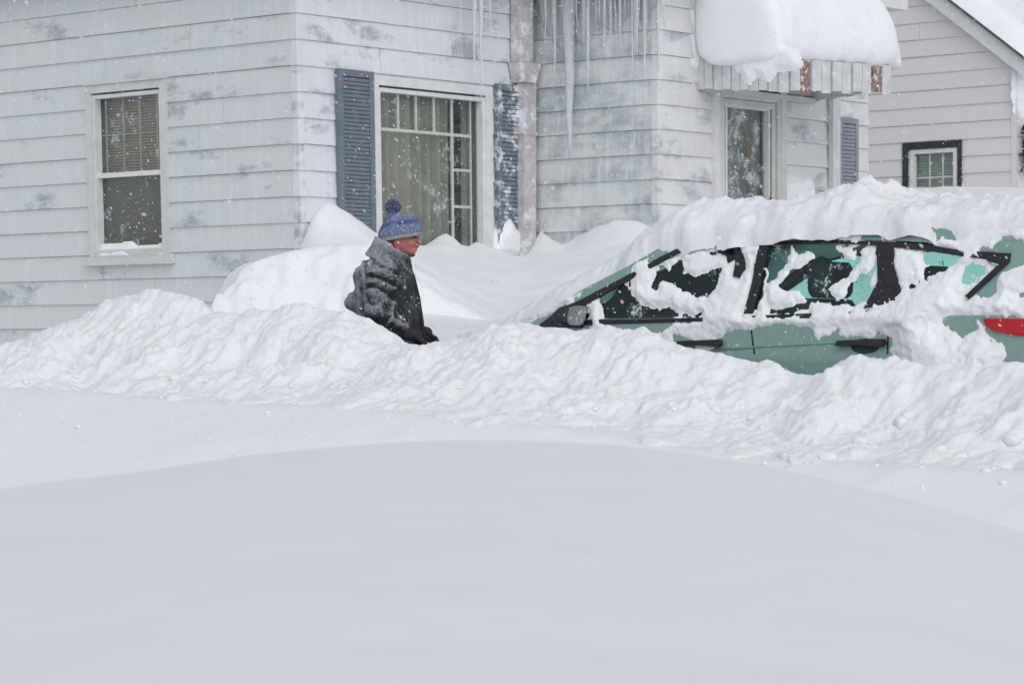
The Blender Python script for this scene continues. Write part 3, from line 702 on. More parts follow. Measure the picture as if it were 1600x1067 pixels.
# --- awning over the door: slatted sides and front valance, sagging a little
aw = grp('awning', house, 'metal door awning with white and faded red valance slats')
PJ = .84
tA = FD.px(1088, 120)[0]; tB = 2.55
fa_end = FD.px(1392, 120, PJ)[0]; tB = fa_end
def aw_pt(t, z, o): return FD.P(t, z, o)
zsideT0, zsideB0 = FD.px(1088, 60)[1], FD.px(1088, 140)[1]
zfB0 = FD.px(1236, 146, PJ)[1]; zfB1 = FD.px(1392, 147, PJ)[1]; zfT0 = FD.px(1236, 100, PJ)[1]; zfT1 = FD.px(1392, 108, PJ)[1]
ns = 9
for side in (0, 1):
    t = tA if side == 0 else tB; sg = -1 if side == 0 else 1
    for i in range(ns):
        a = i / ns; b = (i + .93) / ns; oo = lambda q: q * PJ
        dz = (.008 if i % 2 else 0)
        zB = lambda q: zsideB0 + ((zfB0 if side == 0 else zfB1 + .03) - zsideB0) * q + dz
        zT = lambda q: zsideT0 + .15 + (zfT0 + .04 - zsideT0 - .15) * q ** 2
        th_ = .012 + (.006 if i % 2 else 0)
        v = [FD.P(t - sg*.004, zB(a), oo(a) + .005), FD.P(t - sg*.004, zB(b), oo(b)), FD.P(t - sg*.004, zT(b), oo(b)), FD.P(t - sg*.004, zT(a), oo(a) + .005),
             FD.P(t + sg*th_, zB(a), oo(a) + .005), FD.P(t + sg*th_, zB(b), oo(b)), FD.P(t + sg*th_, zT(b), oo(b)), FD.P(t + sg*th_, zT(a), oo(a) + .005)]
        MB().box8(v).build('side_slat', M['awning'], aw)
nf = 11
for i in range(nf):
    a = i / nf; b = (i + .86) / nf; tt = lambda q: tA + (tB - tA) * q
    zb_ = lambda q: zfB0 + (zfB1 - zfB0) * q + (.012 if i % 2 else -.006); zt_ = lambda q: zfT0 + .03 + (zfT1 - zfT0) * q
    mt = M['rust'] if i in (2, 9) else M['awning']; o1 = PJ + (.022 if i % 2 else .012)
    v = [FD.P(tt(a), zb_(a), PJ), FD.P(tt(b), zb_(b), PJ), FD.P(tt(b), zt_(b), PJ), FD.P(tt(a), zt_(a), PJ), FD.P(tt(a), zb_(a), o1), FD.P(tt(b), zb_(b), o1), FD.P(tt(b), zt_(b), o1), FD.P(tt(a), zt_(a), o1)]
    MB().box8(v).build('valance_slat', mt, aw)
MB().box8([FD.P(tA, zfB0 + .07, PJ - .02), FD.P(tB, zfB1 + .07, PJ - .02), FD.P(tB, zfT1, PJ - .02), FD.P(tA, zfT0, PJ - .02), FD.P(tA, zfB0 + .07, PJ - .002), FD.P(tB, zfB1 + .07, PJ - .002), FD.P(tB, zfT1, PJ - .002), FD.P(tA, zfT0, PJ - .002)]).build('front_rail', M['rust'], aw)
MB().box8([FD.P(tA, zfT0 - .0, PJ), FD.P(tB, zfT1, PJ), FD.P(tB, zsideT0, 0.02), FD.P(tA, zsideT0, 0.02), FD.P(tA, zfT0 + .02, PJ), FD.P(tB, zfT1 + .02, PJ), FD.P(tB, zsideT0 + .02, 0.02), FD.P(tA, zsideT0 + .02, 0.02)]).build('canopy', M['awning'], aw)
MB().box8(FD.box(tA + .05, tB, zsideB0 - .02, zsideB0 + .03, .026, .06)).build('wall_rail', M['trim_cream'], aw)
# the pillow of snow on the awning
nu, nv = 90, 70
q = np.linspace(0, 1, nu)[:, None]; p = np.linspace(0, 1, nv)[None, :]
lip = .05
tt = tA - .05 + (tB + .07 - tA + .05) * q + 0 * p
# cross-section from the wall, over the top, bulging past the front edge and back under
ang = p * 1.0
PK = [0, .10, .38, .52, .63, .72, .79, .84, 1]
oo = np.interp(p, PK, [0.03, .03, .50, PJ - .06, PJ + .05, PJ + .085, PJ + .055, PJ - .03, .03]) + 0 * q
zz = np.interp(p, PK, [.0, .90, .76, .62, .40, .18, .04, .0, .0]) + 0 * q
kern = np.array([1, 2, 3, 4, 3, 2, 1.]); kern /= kern.sum()
def smooth_p(A):
    B = np.concatenate([A[:, -4:-1], A, A[:, 1:4]], 1); return sum(kern[i] * B[:, i:i + A.shape[1]] for i in range(7))
for _ in range(2): oo = smooth_p(oo); zz = smooth_p(zz)
endf = np.sqrt(np.clip(1 - np.clip((np.abs(q - .5) * 2 - .80) / .20, 0, 1) ** 2.2, 0, 1))
leftcut = np.where(q < .5, .92 + .08 * np.sqrt(np.clip(1 - (1 - np.clip(q / .13, 0, 1)) ** 2, 0, 1)), endf)
zz = zz * (leftcut) * (1 + .10 * fbm(q * 4, p * 3, 91, 3)) 
oo = PJ * .5 + (oo - PJ * .5) * (.72 + .28 * np.maximum(leftcut, .8)) + .03 * fbm(q * 5, p * 4, 93, 3)
tt = tt + np.where(q > .5, 1, 0) * .05 * np.sin(np.clip(p, 0, 1) * math.pi) * sstep(.8, 1, q)
zbase = (zfT0 + (zfT1 - zfT0) * q) + .0 + .015 * fbm(q * 14, p * 2, 95, 3)
zz = zbase + zz; nd = 12; zz[:, -1] = zz[:, 0]; oo[:, -1] = oo[:, 0]; tt[:, -1] = tt[:, 0]
def dome(row, sgn, depth):
    t0_, o0_, z0_ = tt[row], oo[row], zz[row]; oc, zc_ = o0_.mean(), float(z0_.min()) + .12; out = []
    for a in np.linspace(0, 1, nd, endpoint=False):
        k_ = math.sin(a * math.pi / 2) ** .6; out.append((t0_ + sgn * depth * math.cos(a * math.pi / 2), oc + (o0_ - oc) * k_, zc_ + (z0_ - zc_) * k_))
    return out
Ld = dome(0, -1, .07); Rd = dome(-1, 1, .05)[::-1]
tt = np.vstack([[r_[0] for r_ in Ld], tt, [r_[0] for r_ in Rd]]); oo = np.vstack([[r_[1] for r_ in Ld], oo, [r_[1] for r_ in Rd]]); zz = np.vstack([[r_[2] for r_ in Ld], zz, [r_[2] for r_ in Rd]])
zz = zz + .015 * fbm(tt * 6, oo * 6 + zz * 5, 98, 4)
x, y, z = FD.pt(tt, zz, oo)
o = grid_obj('awning_snow', x, y, z, M['snow'], loc=FD.P((tA + tB) / 2, float(zfT0), PJ / 2)); tag(o, 'huge rounded pillow of snow bulging over the door awning', 'snow')
# snow blown against the wall and awning side
wall_snow('blown_snow', FD, [[(1086, -60), (1240, -60), (1240, 60), (1150, 64), (1140, 70), (1105, 66), (1096, 110), (1088, 100)]], .07, M['snow'], 'wind-packed snow plastered on the wall left of the awning pillow', o0=.03, seed=12, rough=.6)
FDs = Face(FD.K + FD.d * (tA - .02), FD.n, -FD.d, False)
wall_snow('awning_side_snow', FDs, [[(1140, 72), (1200, 66), (1240, 80), (1246, 100), (1228, 108), (1212, 104), (1196, 122), (1180, 112), (1168, 126), (1156, 108), (1146, 96)]], .022, M['snow'], 'patch of snow stuck to the left side of the awning', o0=.02, seed=17, rough=1.2, step=.015)

# --- snow stuck to walls
wall_snow('sill_drift', FB, [[(770, 396), (776, 372), (790, 350), (798, 342), (806, 356), (816, 366), (818, 400)]], .03, M['snow'], 'snow crust on the foot of the right blue shutter', o0=.055, seed=6, step=.012)
wall_snow('shutter_cap_snow', FD, [[(1304, 187), (1306, 172), (1313, 162), (1323, 160), (1331, 168), (1334, 187)]], .09, M['snow'], 'small arched cap of snow on top of the pale shutter', o0=.03, seed=8, rough=.3, step=.012, slope=.8)
wall_snow('porch_box_snow', FD, [[(1224, 345), (1226, 285), (1238, 272), (1258, 270), (1268, 282), (1270, 345)]], .16, M['snow'], 'smooth white snow-covered box shape on the wall right of the door', o0=.03, seed=14, rough=.3, step=.015, slope=.9)
a, b = FD.px(1249.5, 313, .25)
mb = MB(); mb.tube([FD.P(a, b - .5, .25), FD.P(a, b - .06, .25), FD.P(a, b - .035, .25), FD.P(a, b, .25), FD.P(a, b + .03, .25), FD.P(a, b + .042, .25)], [.014, .016, .04, .045, .035, .012], 10)
tag(mb.build('railing_post', M['black_trim'], smooth=True, loc=FD.P(a, b - .5, .25)), 'dark knob-topped railing post poking from the snow right of the door', 'railing post')

# --- icicles
def icicle(face, px, top, bot, rad, o, label, seed):
    rg = random.Random(seed); (t0, z0) = face.px(px, top, o); (t1, z1) = face.px(px + rg.uniform(-1.5, 2), bot, o); n = 12; pts = []; rr = []
    for i in range(n):
        k = i / (n - 1); pts.append(face.P(t0 + (t1 - t0) * k + rg.uniform(-.1, .1) * rad, z0 + (z1 - z0) * k, o + rg.uniform(-.1, .1) * rad))
        rr.append(max(.0015, rad * (1 - k) ** .75 * rg.uniform(.85, 1.15)))
    mb = MB(); mb.tube(pts, rr, 7); ob = mb.build('icicle', M['ice'], smooth=True, loc=pts[0]); tag(ob, label, 'icicle', 'icicles hanging from the eaves'); return ob
icicle(FB, 742, -95, 140, .030, .20, 'thick long icicle reaching down to the top of the picture window', 1)
icicle(FB, 751, -95, 190, .026, .23, 'longest thin icicle crossing the top right of the picture window', 2)
icicle(FB, 720, -95, 48, .014, .2, 'short icicle just left of the long pair by the window', 3)
icicle(FB, 665, -95, 30, .012, .2, 'short icicle above the middle of the picture window', 4)
icicle(FB, 766, -95, 95, .014, .18, 'slender icicle just right of the long pair by the window', 4)
icicle(FC, 889, -95, 250, .085, .09, 'broad column of ice running farthest down the recessed wall', 5)
icicle(FC, 866, -95, 140, .035, .1, 'icicle on the recessed wall just left of the broad ice column', 6)
icicle(FC, 919, -95, 150, .034, .12, 'white icicle on the recessed wall right of the broad ice column', 7)
icicle(FC, 1008, -95, 130, .03, .1, 'long icicle on the recessed wall beside the twisted corner one', 8)
icicle(FC, 988, -95, 128, .022, .12, 'thin icicle second from the outer corner of the recessed wall', 9)
icicle(FC, 1029, -95, 116, .034, .03, 'twisted white icicle running down the outer wall corner', 10)
rg = random.Random(3)
for i in range(44):
    px = rg.uniform(846, 1016); icicle(FC, px, -95, rg.uniform(22, 96), rg.uniform(.012, .026), rg.uniform(.05, .17), 'short icicle in the dense curtain along the recessed wall top', 20 + i)
wall_snow('ice_sheet', FC, [[(838, -90), (1030, -90), (1030, 8), (1005, 30), (985, 20), (960, 52), (935, 38), (915, 70), (900, 60), (880, 95), (862, 60), (850, 48), (838, 20)]], .03, M['ice'], 'sheet of frozen meltwater on the upper recessed wall', 'ice', o0=.025, seed=31, rough=1.6, step=.02)

# ------------------------------------------------------------------ neighbouring house
nb = empty('house', (float(K5[0]), float(K5[1]), .6), 'pinkish grey gabled house at the right with a black-trimmed window', 'house')
ze = CAMZ + (HY - 92) / FPX * 32.3; sl = .74; GW = 7.2; pk = ze + sl * GW / 2
wN = rect(FE, 1424, 1497, 236, 330); wN[3] = FE.px(1460, 233)[1]; wN[2] = FE.px(1460, 318)[1]
f_ = lambda z: 0.0 if z < ze else (z - ze) / sl
g_ = lambda z: GW if z < ze else GW - (z - ze) / sl
wallE = siding(FE, GW, nb, M['sidingE'], [tuple(wN)], ztop=pk - .1, zbot=.6, zref=4.185, expo=.2016, tlim={'f': f_, 'g': g_, 'outline': [(0, .6), (GW, .6), (GW, ze), (GW/2, pk), (0, ze)]}, joints=9, seed=9)
wallF = siding(FF, 6.0, nb, M['sidingE'], [], ztop=ze - .02, zbot=.6, zref=4.185, expo=.2016, joints=3.6, seed=10)
MB().box8([FE.P(-.02, .6, .026), FE.P(.05, .6, .026), FE.P(.05, ze, .026), FE.P(-.02, ze, .026), FE.P(-.026, .6, .0301), FE.P(.05, .6, .0301), FE.P(.05, ze, .0301), FE.P(-.026, ze, .0301)]).build('corner_board', M['sidingE'], wallE)
for (a, za, b, zb_, nm) in ((-.22, ze - .22*sl, GW/2, pk, 'rake_board'), (GW + .22, ze - .22*sl, GW/2, pk, 'rake_board')):
    v = [FE.P(a, za - .09, .03), FE.P(b, zb_ - .09, .03), FE.P(b, zb_ + .12, .03), FE.P(a, za + .12, .03), FE.P(a, za - .09, .15), FE.P(b, zb_ - .09, .15), FE.P(b, zb_ + .12, .15), FE.P(a, za + .12, .15)]
    MB().box8(v).build(nm, M['trim'], nb)
for s1 in (0, 1):
    a = -.24 if s1 == 0 else GW + .24; za = ze - .24 * sl
    v = [FE.P(a, za + .122, .2), FE.P(GW/2, pk + .122, .2), FE.P(GW/2, pk + .16, .2), FE.P(a, za + .16, .2), FE.P(a, za + .122, -6.2), FE.P(GW/2, pk + .122, -6.2), FE.P(GW/2, pk + .16, -6.2), FE.P(a, za + .16, -6.2)]
    MB().box8(v).build('roof', M['roof'], nb)
q = np.linspace(-.26, GW/2 + .02, 60)[:, None]; d_ = np.linspace(.21, -6.2, 70)[None, :]
hz = .30 + .05 * fbm(q * 1.2, d_ * 1.2, 97, 3); hz = hz * np.sqrt(np.clip((q + .26) / .25, 0, 1)) * np.sqrt(np.clip((.21 - d_) / .22, 0, 1))
x, y, z = FE.pt(q + 0*d_, ze + .163 + sl * q + hz, d_ + 0*q)
room(FE, wN, .9, M['dark_room'], nb)
tag(grid_obj('roof_snow', x, y, z, M['snow'], loc=(float(K5[0]), float(K5[1]), ze)), 'snow on the sloping roof of the gabled house at the right', 'snow')
Wn = frame_boxes(FE, grow(wN, 0, 0, 0, .0), .05, -.05, .03).build('window', M['trim'], nb); Wn['label'] = 'small six-light window with white frame and black surround'
oN = grow(wN, .055, .075, .0, .095)
tl, _ = FE.px(1504.5, 250); trr, _ = FE.px(1412.5, 250)
zN = FE.px(1505, 219)[1]
MB().box8(FE.box(tl, tl + .05, wN[2], zN, .02, .04)).build('black_surround', M['black_trim'], Wn)
MB().box8(FE.box(trr - .075, trr, wN[2], zN, .02, .04)).build('black_surround', M['black_trim'], Wn)
MB().box8(FE.box(tl + .051, trr - .076, zN - .085, zN, .02, .041)).build('black_surround', M['black_trim'], Wn)
MB().box8(FE.box(wN[0] + .02, wN[1] - .02, wN[2], wN[3] - .02, -.03, -.025)).build('pane', M['pane'], Wn)
for k in (1, 2): t = wN[0] + .05 + (wN[1] - wN[0] - .1) * k / 3; MB().box8(FE.box(t - .009, t + .009, wN[2] + .05, wN[3] - .05, -.05, -.036)).build('muntin', M['muntin'], Wn)
zz = FE.px(1460, 277)[1]; MB().box8(FE.box(wN[0] + .05, wN[1] - .05, zz - .01, zz + .01, -.051, -.035)).build('muntin', M['muntin'], Wn)
mb = MB(); z = wN[2]
while z < wN[3] - .04: mb.box8(FE.box(wN[0] + .03, wN[1] - .03, z, z + .028, -.11, -.09)); z += .034
bl = mb.build('blind', mat_plain('green_blind', srgb(128, 148, 140), srgb(140, 158, 150)), Wn); bl['kind'] = 'stuff'
# evergreen garland on the far front, only its edge shows
mb = MB(); rg = random.Random(11); cxg, czg = FF.px(1598, 232)
for i in range(260):
    a = rg.uniform(-.12, .5); z = rg.uniform(-.27, .24); o_ = rg.uniform(.03, .16); L_ = rg.uniform(.04, .09); th = rg.uniform(0, 6.3)
    p1 = FF.P(cxg + a, czg + z, o_); p2 = FF.P(cxg + a + L_*math.cos(th), czg + z + L_*math.sin(th), o_ + rg.uniform(-.02, .05))
    mb.tube([p1, p2], [.02, .006], 4)
tag(mb.build('evergreen_wreath', M['wreath'], loc=FF.P(cxg, czg - .3, .03)), 'dark evergreen wreath on the far front at the right edge', 'wreath')
wall_snow('gutter_snow', FF, [[(1590, 105), (1660, 100), (1660, 190), (1595, 188), (1588, 150)]], .12, M['snow'], 'white snow stuck to the far front above the dark wreath', o0=.02, seed=23)

# ------------------------------------------------------------------ the green car
BELT, ROOFZ, CW = 1.09, 1.55, 1.74
def side_w(z):      # z above the car's ground: outward offset of the near side
    z = np.asarray(z, float)
    return np.where(z > BELT, -.035 - (z - BELT) * .36, np.where(z > .62, -.035 * ((z - .62) / (BELT - .62)) ** 2, -.06 * ((.62 - z) / .4) ** 2))
def carP(s, w_, z): x, y = SW(s, w_); return (float(x), float(y), float(z + CARZ))
def car_px(px, py, out=0.0):
    r = (px - CX) / FPX; z = .9; s = 0
    for _ in range(8):
        w_ = float(side_w(z)) + out; s = s_at(px, w_); y = SW(s, w_)[1]; z = CAMZ + (HY - py) / FPX * y - CARZ
    return s, z
def tail(s):        # plan taper towards the tail and the nose
    s = np.asarray(s, float); return -.20 * np.clip((-.75 - s) / .7, 0, 1) ** 2 - .25 * np.clip((s - 2.4) / 1.1, 0, 1) ** 2
def carside(s, z, out=0.0, far=False):
    w_ = float(side_w(z)) + out + float(tail(s))
    if far: w_ = -CW - w_
    return carP(s, w_, z)
car = empty('parked_car', carP(.7, -.87, 0), 'sage green hatchback car half buried in snow, nose to the left', 'car')
# lower body
secs = np.concatenate([np.linspace(-1.45, -.7, 9), np.linspace(-.5, 2.2, 12), np.linspace(2.35, 3.45, 10)])
zs_ = [.22, .4, .55, .62, .75, .85, .88, .91, 1.0, 1.05, BELT]
V = []; F = []; mids = []
hoodz = splinetab([(-1.45, BELT), (2.0, BELT), (2.3, 1.03), (2.8, .95), (3.2, .85), (3.45, .68)])
rows = []
for s in secs:
    top = float(hoodz(s)); row = []
    for z in zs_:
        zz = .22 + (z - .22) * (top - .22) / (BELT - .22); cr = .008 if z in (.88,) else 0
        row.append(carside(s, zz if s > 2.1 else z, cr))
    for k in range(1, 8):
        w_ = -.06 - (CW - .12) * k / 8; row.append(carP(s, w_, top + (.05 * math.sin(math.pi * k / 8) if s > 2.1 else -.03)))
    for z in zs_[::-1]:
        zz = .22 + (z - .22) * (top - .22) / (BELT - .22); row.append(carside(s, zz if s > 2.1 else z, 0, True))
    rows.append(row)
m_ = len(rows[0]); V = [p for r in rows for p in r]
for i in range(len(rows) - 1):
    for j in range(m_ - 1): F.append((i*m_+j, (i+1)*m_+j, (i+1)*m_+j+1, i*m_+j+1))
F.append(tuple(range(m_))[::-1]); F.append(tuple((len(rows)-1)*m_ + j for j in range(m_)))
body = mesh_obj('body', V, F, M['paint'], car, True)
body.data.materials.append(M['carinterior'])
for pl in body.data.polygons:
    c = sum((body.data.vertices[i].co for i in pl.vertices), Vector()) / len(pl.vertices) + worldloc(car)
    s, W0 = toSW(c.x, c.y)
    if -1.3 < s < 2.1 and -CW + .08 < W0 < -.08 and c.z - CARZ > .98: pl.material_index = 1
def side_prism(name, poly, out, thick, mat, parent=car, far=False, sub=None, smooth=False):
    n = len(poly); v = [carside(s, z, out, far) for s, z in poly] + [carside(s, z, out - thick, far) for s, z in poly]
    f = [tuple(range(n)), tuple(range(n, 2*n))[::-1]] + [(i, n+i, n+(i+1) % n, (i+1) % n) for i in range(n)]
    return mesh_obj(name, v, f, mat, parent, smooth)
C = lambda pts: [car_px(a, b) for a, b in pts]
# greenhouse, near side read off the photo, far side mirrored
parts = [
 ('front_pillar', C([(826, 507), (905, 455), (985, 414), (1050, 376), (1085, 366), (1085, 380), (1055, 388), (985, 427), (905, 472), (850, 507)]), .0, .05, 'paint'),
 ('roof_rail', C([(1040, 378), (1085, 362), (1180, 350), (1300, 347), (1420, 352), (1520, 362), (1520, 384), (1420, 377), (1300, 373), (1200, 375), (1085, 384)]), .003, .05, 'paint'),
 ('window_seal', C([(900, 472), (985, 428), (1055, 390), (1085, 384), (1200, 377), (1300, 375), (1395, 378), (1395, 384), (1300, 381), (1200, 383), (1087, 391), (1058, 397), (985, 437), (905, 482)]), .004, .02, 'black'),
 ('window_seal', C([(1395, 378), (1440, 381), (1500, 391), (1580, 396), (1576, 410), (1500, 400), (1440, 391), (1395, 386)]), .005, .02, 'black'),
 ('rear_seal', C([(1538, 394), (1580, 396), (1578, 410), (1515, 467), (1509, 463), (1562, 413), (1545, 408)]), .012, .03, 'black'),
 ('centre_pillar', C([(1187, 378), (1203, 378), (1184, 460), (1176, 490), (1163, 490), (1176, 440)]), .006, .04, 'black'),
 ('centre_pillar_seal', C([(1148, 384), (1160, 384), (1164, 415), (1156, 432), (1146, 432), (1150, 410)]), .0065, .03, 'black'),
 ('rear_door_pillar', C([(1370, 378), (1396, 378), (1398, 420), (1412, 470), (1350, 482), (1372, 440)]), .006, .04, 'black'),
 ('rear_pillar', C([(1520, 362), (1600, 362), (1640, 380), (1640, 520), (1560, 510), (1500, 512), (1513, 467), (1566, 414), (1580, 397), (1520, 390)]), .0, .05, 'paint'),
 ('belt_seal', C([(905, 500), (1095, 497), (1180, 493), (1350, 486), (1412, 470), (1420, 476), (1350, 494), (1180, 500), (905, 508)]), .004, .03, 'black'),
]
for nm, poly, out, th, mt in parts:
    side_prism(nm, poly, out, th, M[mt]); side_prism(nm, poly, out, th, M[mt], far=True)
glasses = [
 C([(895, 490), (985, 432), (1058, 392), (1150, 384), (1158, 425), (1172, 440), (1166, 497), (905, 503)]),
 C([(1196, 380), (1374, 380), (1376, 440), (1358, 486), (1180, 495), (1186, 455)]),
 C([(1396, 382), (1440, 385), (1500, 394), (1560, 404), (1563, 412), (1512, 462), (1500, 470), (1410, 472), (1399, 420)]),
]
for g in glasses: side_prism('window_glass', g, -.012, .004, M['carglass'])
for g in glasses: side_prism('window_glass', g, -.012, .004, M['carglass'], far=True)
# roof skin
zr = splinetab([(-1.5, 1.40), (-1.2, 1.47), (-.7, 1.53), (0, 1.56), (.6, 1.56), (1.05, 1.53), (1.3, 1.485)])
sg = np.linspace(-1.38, 1.28, 30)[:, None]; wg = np.linspace(0, 1, 22)[None, :]
wl_, wr_ = -.19, -CW + .19
ww_ = wl_ + (wr_ - wl_) * wg + 0 * sg; zz_ = zr(sg) - .05 * (np.abs(wg - .5) * 2) ** 3 + 0 * wg
x, y = SW(sg + 0*wg, ww_); grid_obj('roof', x, y, zz_ + CARZ, M['paint'], car)
def quad4(name, pts, mat, th=.006):
    a, b, c_, d = [Vector(p) for p in pts]; n = (b - a).cross(d - a).normalized() * th
    return MB().box8([a, b, c_, d, a + n, b + n, c_ + n, d + n]).build(name, mat, car)
quad4('windscreen', [carP(1.26, -.24, 1.48), carP(1.26, -CW + .24, 1.48), carP(2.14, -CW + .10, 1.07), carP(2.14, -.10, 1.07)], M['carglass'])
quad4('rear_window', [carP(-1.36, -.30, 1.42), carP(-1.36, -CW + .30, 1.42), carP(-1.5, -CW + .26, 1.09), carP(-1.5, -.26, 1.09)], M['carglass'])
def tail_quad(name, wa, wb, za, zb, mat, out=0.0, th=.03):      # strip on the raked tailgate, z from za to zb
    sx_ = lambda z: -1.36 - .14 * (1.42 - z) / .33 - out
    return quad4(name, [carP(sx_(zb), wa, zb), carP(sx_(zb), wb, zb), carP(sx_(za), wb, za), carP(sx_(za), wa, za)], mat, th)
tail_quad('tailgate_frame', -.13, -.33, 1.05, 1.45, M['paint'], .004); tail_quad('tailgate_frame', -CW + .33, -CW + .13, 1.05, 1.45, M['paint'], .004)
tail_quad('tailgate_frame', -.33, -CW + .33, 1.05, 1.12, M['paint'], .003); tail_quad('tailgate_frame', -.33, -CW + .33, 1.38, 1.45, M['black'], .003)
# mirror, handle, tail light, seats
ms, mz = car_px(893, 493, .08)
def mir(ds, dz, o): return carside(ms + ds, mz + dz, o)
sq_ = lambda c: math.copysign(abs(c) ** .55, c)
mb = MB(); n = 20
ringA = [mir(.02, 0, .0)] ; V = []
for k in range(n):
    a = 2*math.pi*k/n; V.append(mir(-.05, .062*sq_(math.sin(a)), .10 + .085*sq_(math.cos(a))))
for k in range(n):
    a = 2*math.pi*k/n; V.append(mir(.05, .05*sq_(math.sin(a)), .09 + .065*sq_(math.cos(a))))
for k in range(n):
    a = 2*math.pi*k/n; V.append(mir(.10, .02*math.sin(a), .10 + .03*math.cos(a)))
F = [(r*n+k, r*n+(k+1) % n, (r+1)*n+(k+1) % n, (r+1)*n+k) for r in range(2) for k in range(n)] + [tuple(range(n))[::-1], tuple(range(2*n, 3*n))]
mi = mesh_obj('side_mirror', V, F, M['black'], car, True)
V = [mir(q_, .053*sq_(math.sin(2*math.pi*k/n)), .10 + .073*sq_(math.cos(2*math.pi*k/n))) for q_ in (-.052, -.056) for k in range(n)]
mesh_obj('mirror_glass', V, [tuple(range(n)), tuple(range(n, 2*n))[::-1]] + [(k, n+k, n+(k+1) % n, (k+1) % n) for k in range(n)], M['mirror'], mi)
MB().tube([mir(.03, -.03, -.06), mir(.03, -.03, .06)], .025, 8).build('mirror_arm', M['black'], mi, True)
side_prism('mirror_patch', C([(838, 512), (880, 480), (905, 470), (912, 512)]), .008, .03, M['black'])
hs, hzz = car_px(1347, 537)
rec = [(hs + .15 * math.cos(a) , hzz + .022 * math.sin(a)) for a in np.linspace(0, 2*math.pi, 17)[:-1]]
hd = side_prism('door_handle', [(hs + .14, hzz - .012), (hs + .13, hzz + .016), (hs - .14, hzz + .024), (hs - .15, hzz + .0), (hs - .13, hzz - .016), (hs, hzz - .006)], .035, .03, M['black'])
cup = [(hs - .02 + .085 * math.cos(a), hzz - .012 + .038 * math.sin(a)) for a in np.linspace(0, 2*math.pi, 17)[:-1]]
side_prism('handle_cup', cup, .004, .012, M['carinterior'], hd)
fs = s_at(1347, 0) + 1.02
hd2 = side_prism('door_handle', [(fs + .14, hzz - .012), (fs + .13, hzz + .016), (fs - .14, hzz + .024), (fs - .15, hzz + .0), (fs - .13, hzz - .016), (fs, hzz - .006)], .035, .03, M['black'])
tlp = C([(1538, 498), (1570, 497), (1640, 500), (1650, 528), (1590, 524), (1556, 518), (1543, 510)])
side_prism('tail_light', tlp, .014, .05, M['red']); side_prism('tail_light', tlp, .014, .05, M['red'], far=True)
def seam(pts, nm='door_seam'):
    q = C(pts); L1 = [(s - .005, z) for s, z in q]; L2 = [(s + .005, z) for s, z in q][::-1]; return side_prism(nm, L1 + L2, .0025, .006, M['black'])
seam([(1388, 520), (1387, 545), (1386, 600)]); seam([(1172, 500), (1180, 560), (1180, 620)])
cr = C([(1090, 549), (1200, 541), (1300, 536), (1384, 531)])
mb = MB(); mb.tube([carside(s, z, .0) for s, z in cr], .006, 6); mb.build('body_crease', M['paint'], car, True)
def seat(s0, w0):
    import bmesh as bmh
    prof = [(.0, .78), (-.05, 1.12), (-.02, 1.16)]
    mb = MB()
    def blob(sc, zc, rs, rz, rw):
        V = []; nn = 16
        for (k, q2) in ((-1, .82), (-.8, 1), (.8, 1), (1, .82)):
            for i in range(nn):
                a = 2*math.pi*i/nn; ca, sa = math.cos(a), math.sin(a); e = .45
                V.append(carP(s0 + sc + rs*q2*math.copysign(abs(ca)**e, ca), w0 + rw*k, zc + rz*q2*math.copysign(abs(sa)**e, sa)))
        F = [(r*nn+i, r*nn+(i+1) % nn, (r+1)*nn+(i+1) % nn, (r+1)*nn+i) for r in range(3) for i in range(nn)] + [tuple(range(nn))[::-1], tuple(range(3*nn, 4*nn))]
        mb.add(V, F)
    blob(0, 1.0, .08, .19, .24); blob(-.05, 1.285, .055, .095, .14)
    mb.build('seat', M['carinterior'], car, True)
ssd, szz = car_px(1262, 440)
seat(ssd + .12, -.40); seat(ssd + .12, -1.34)

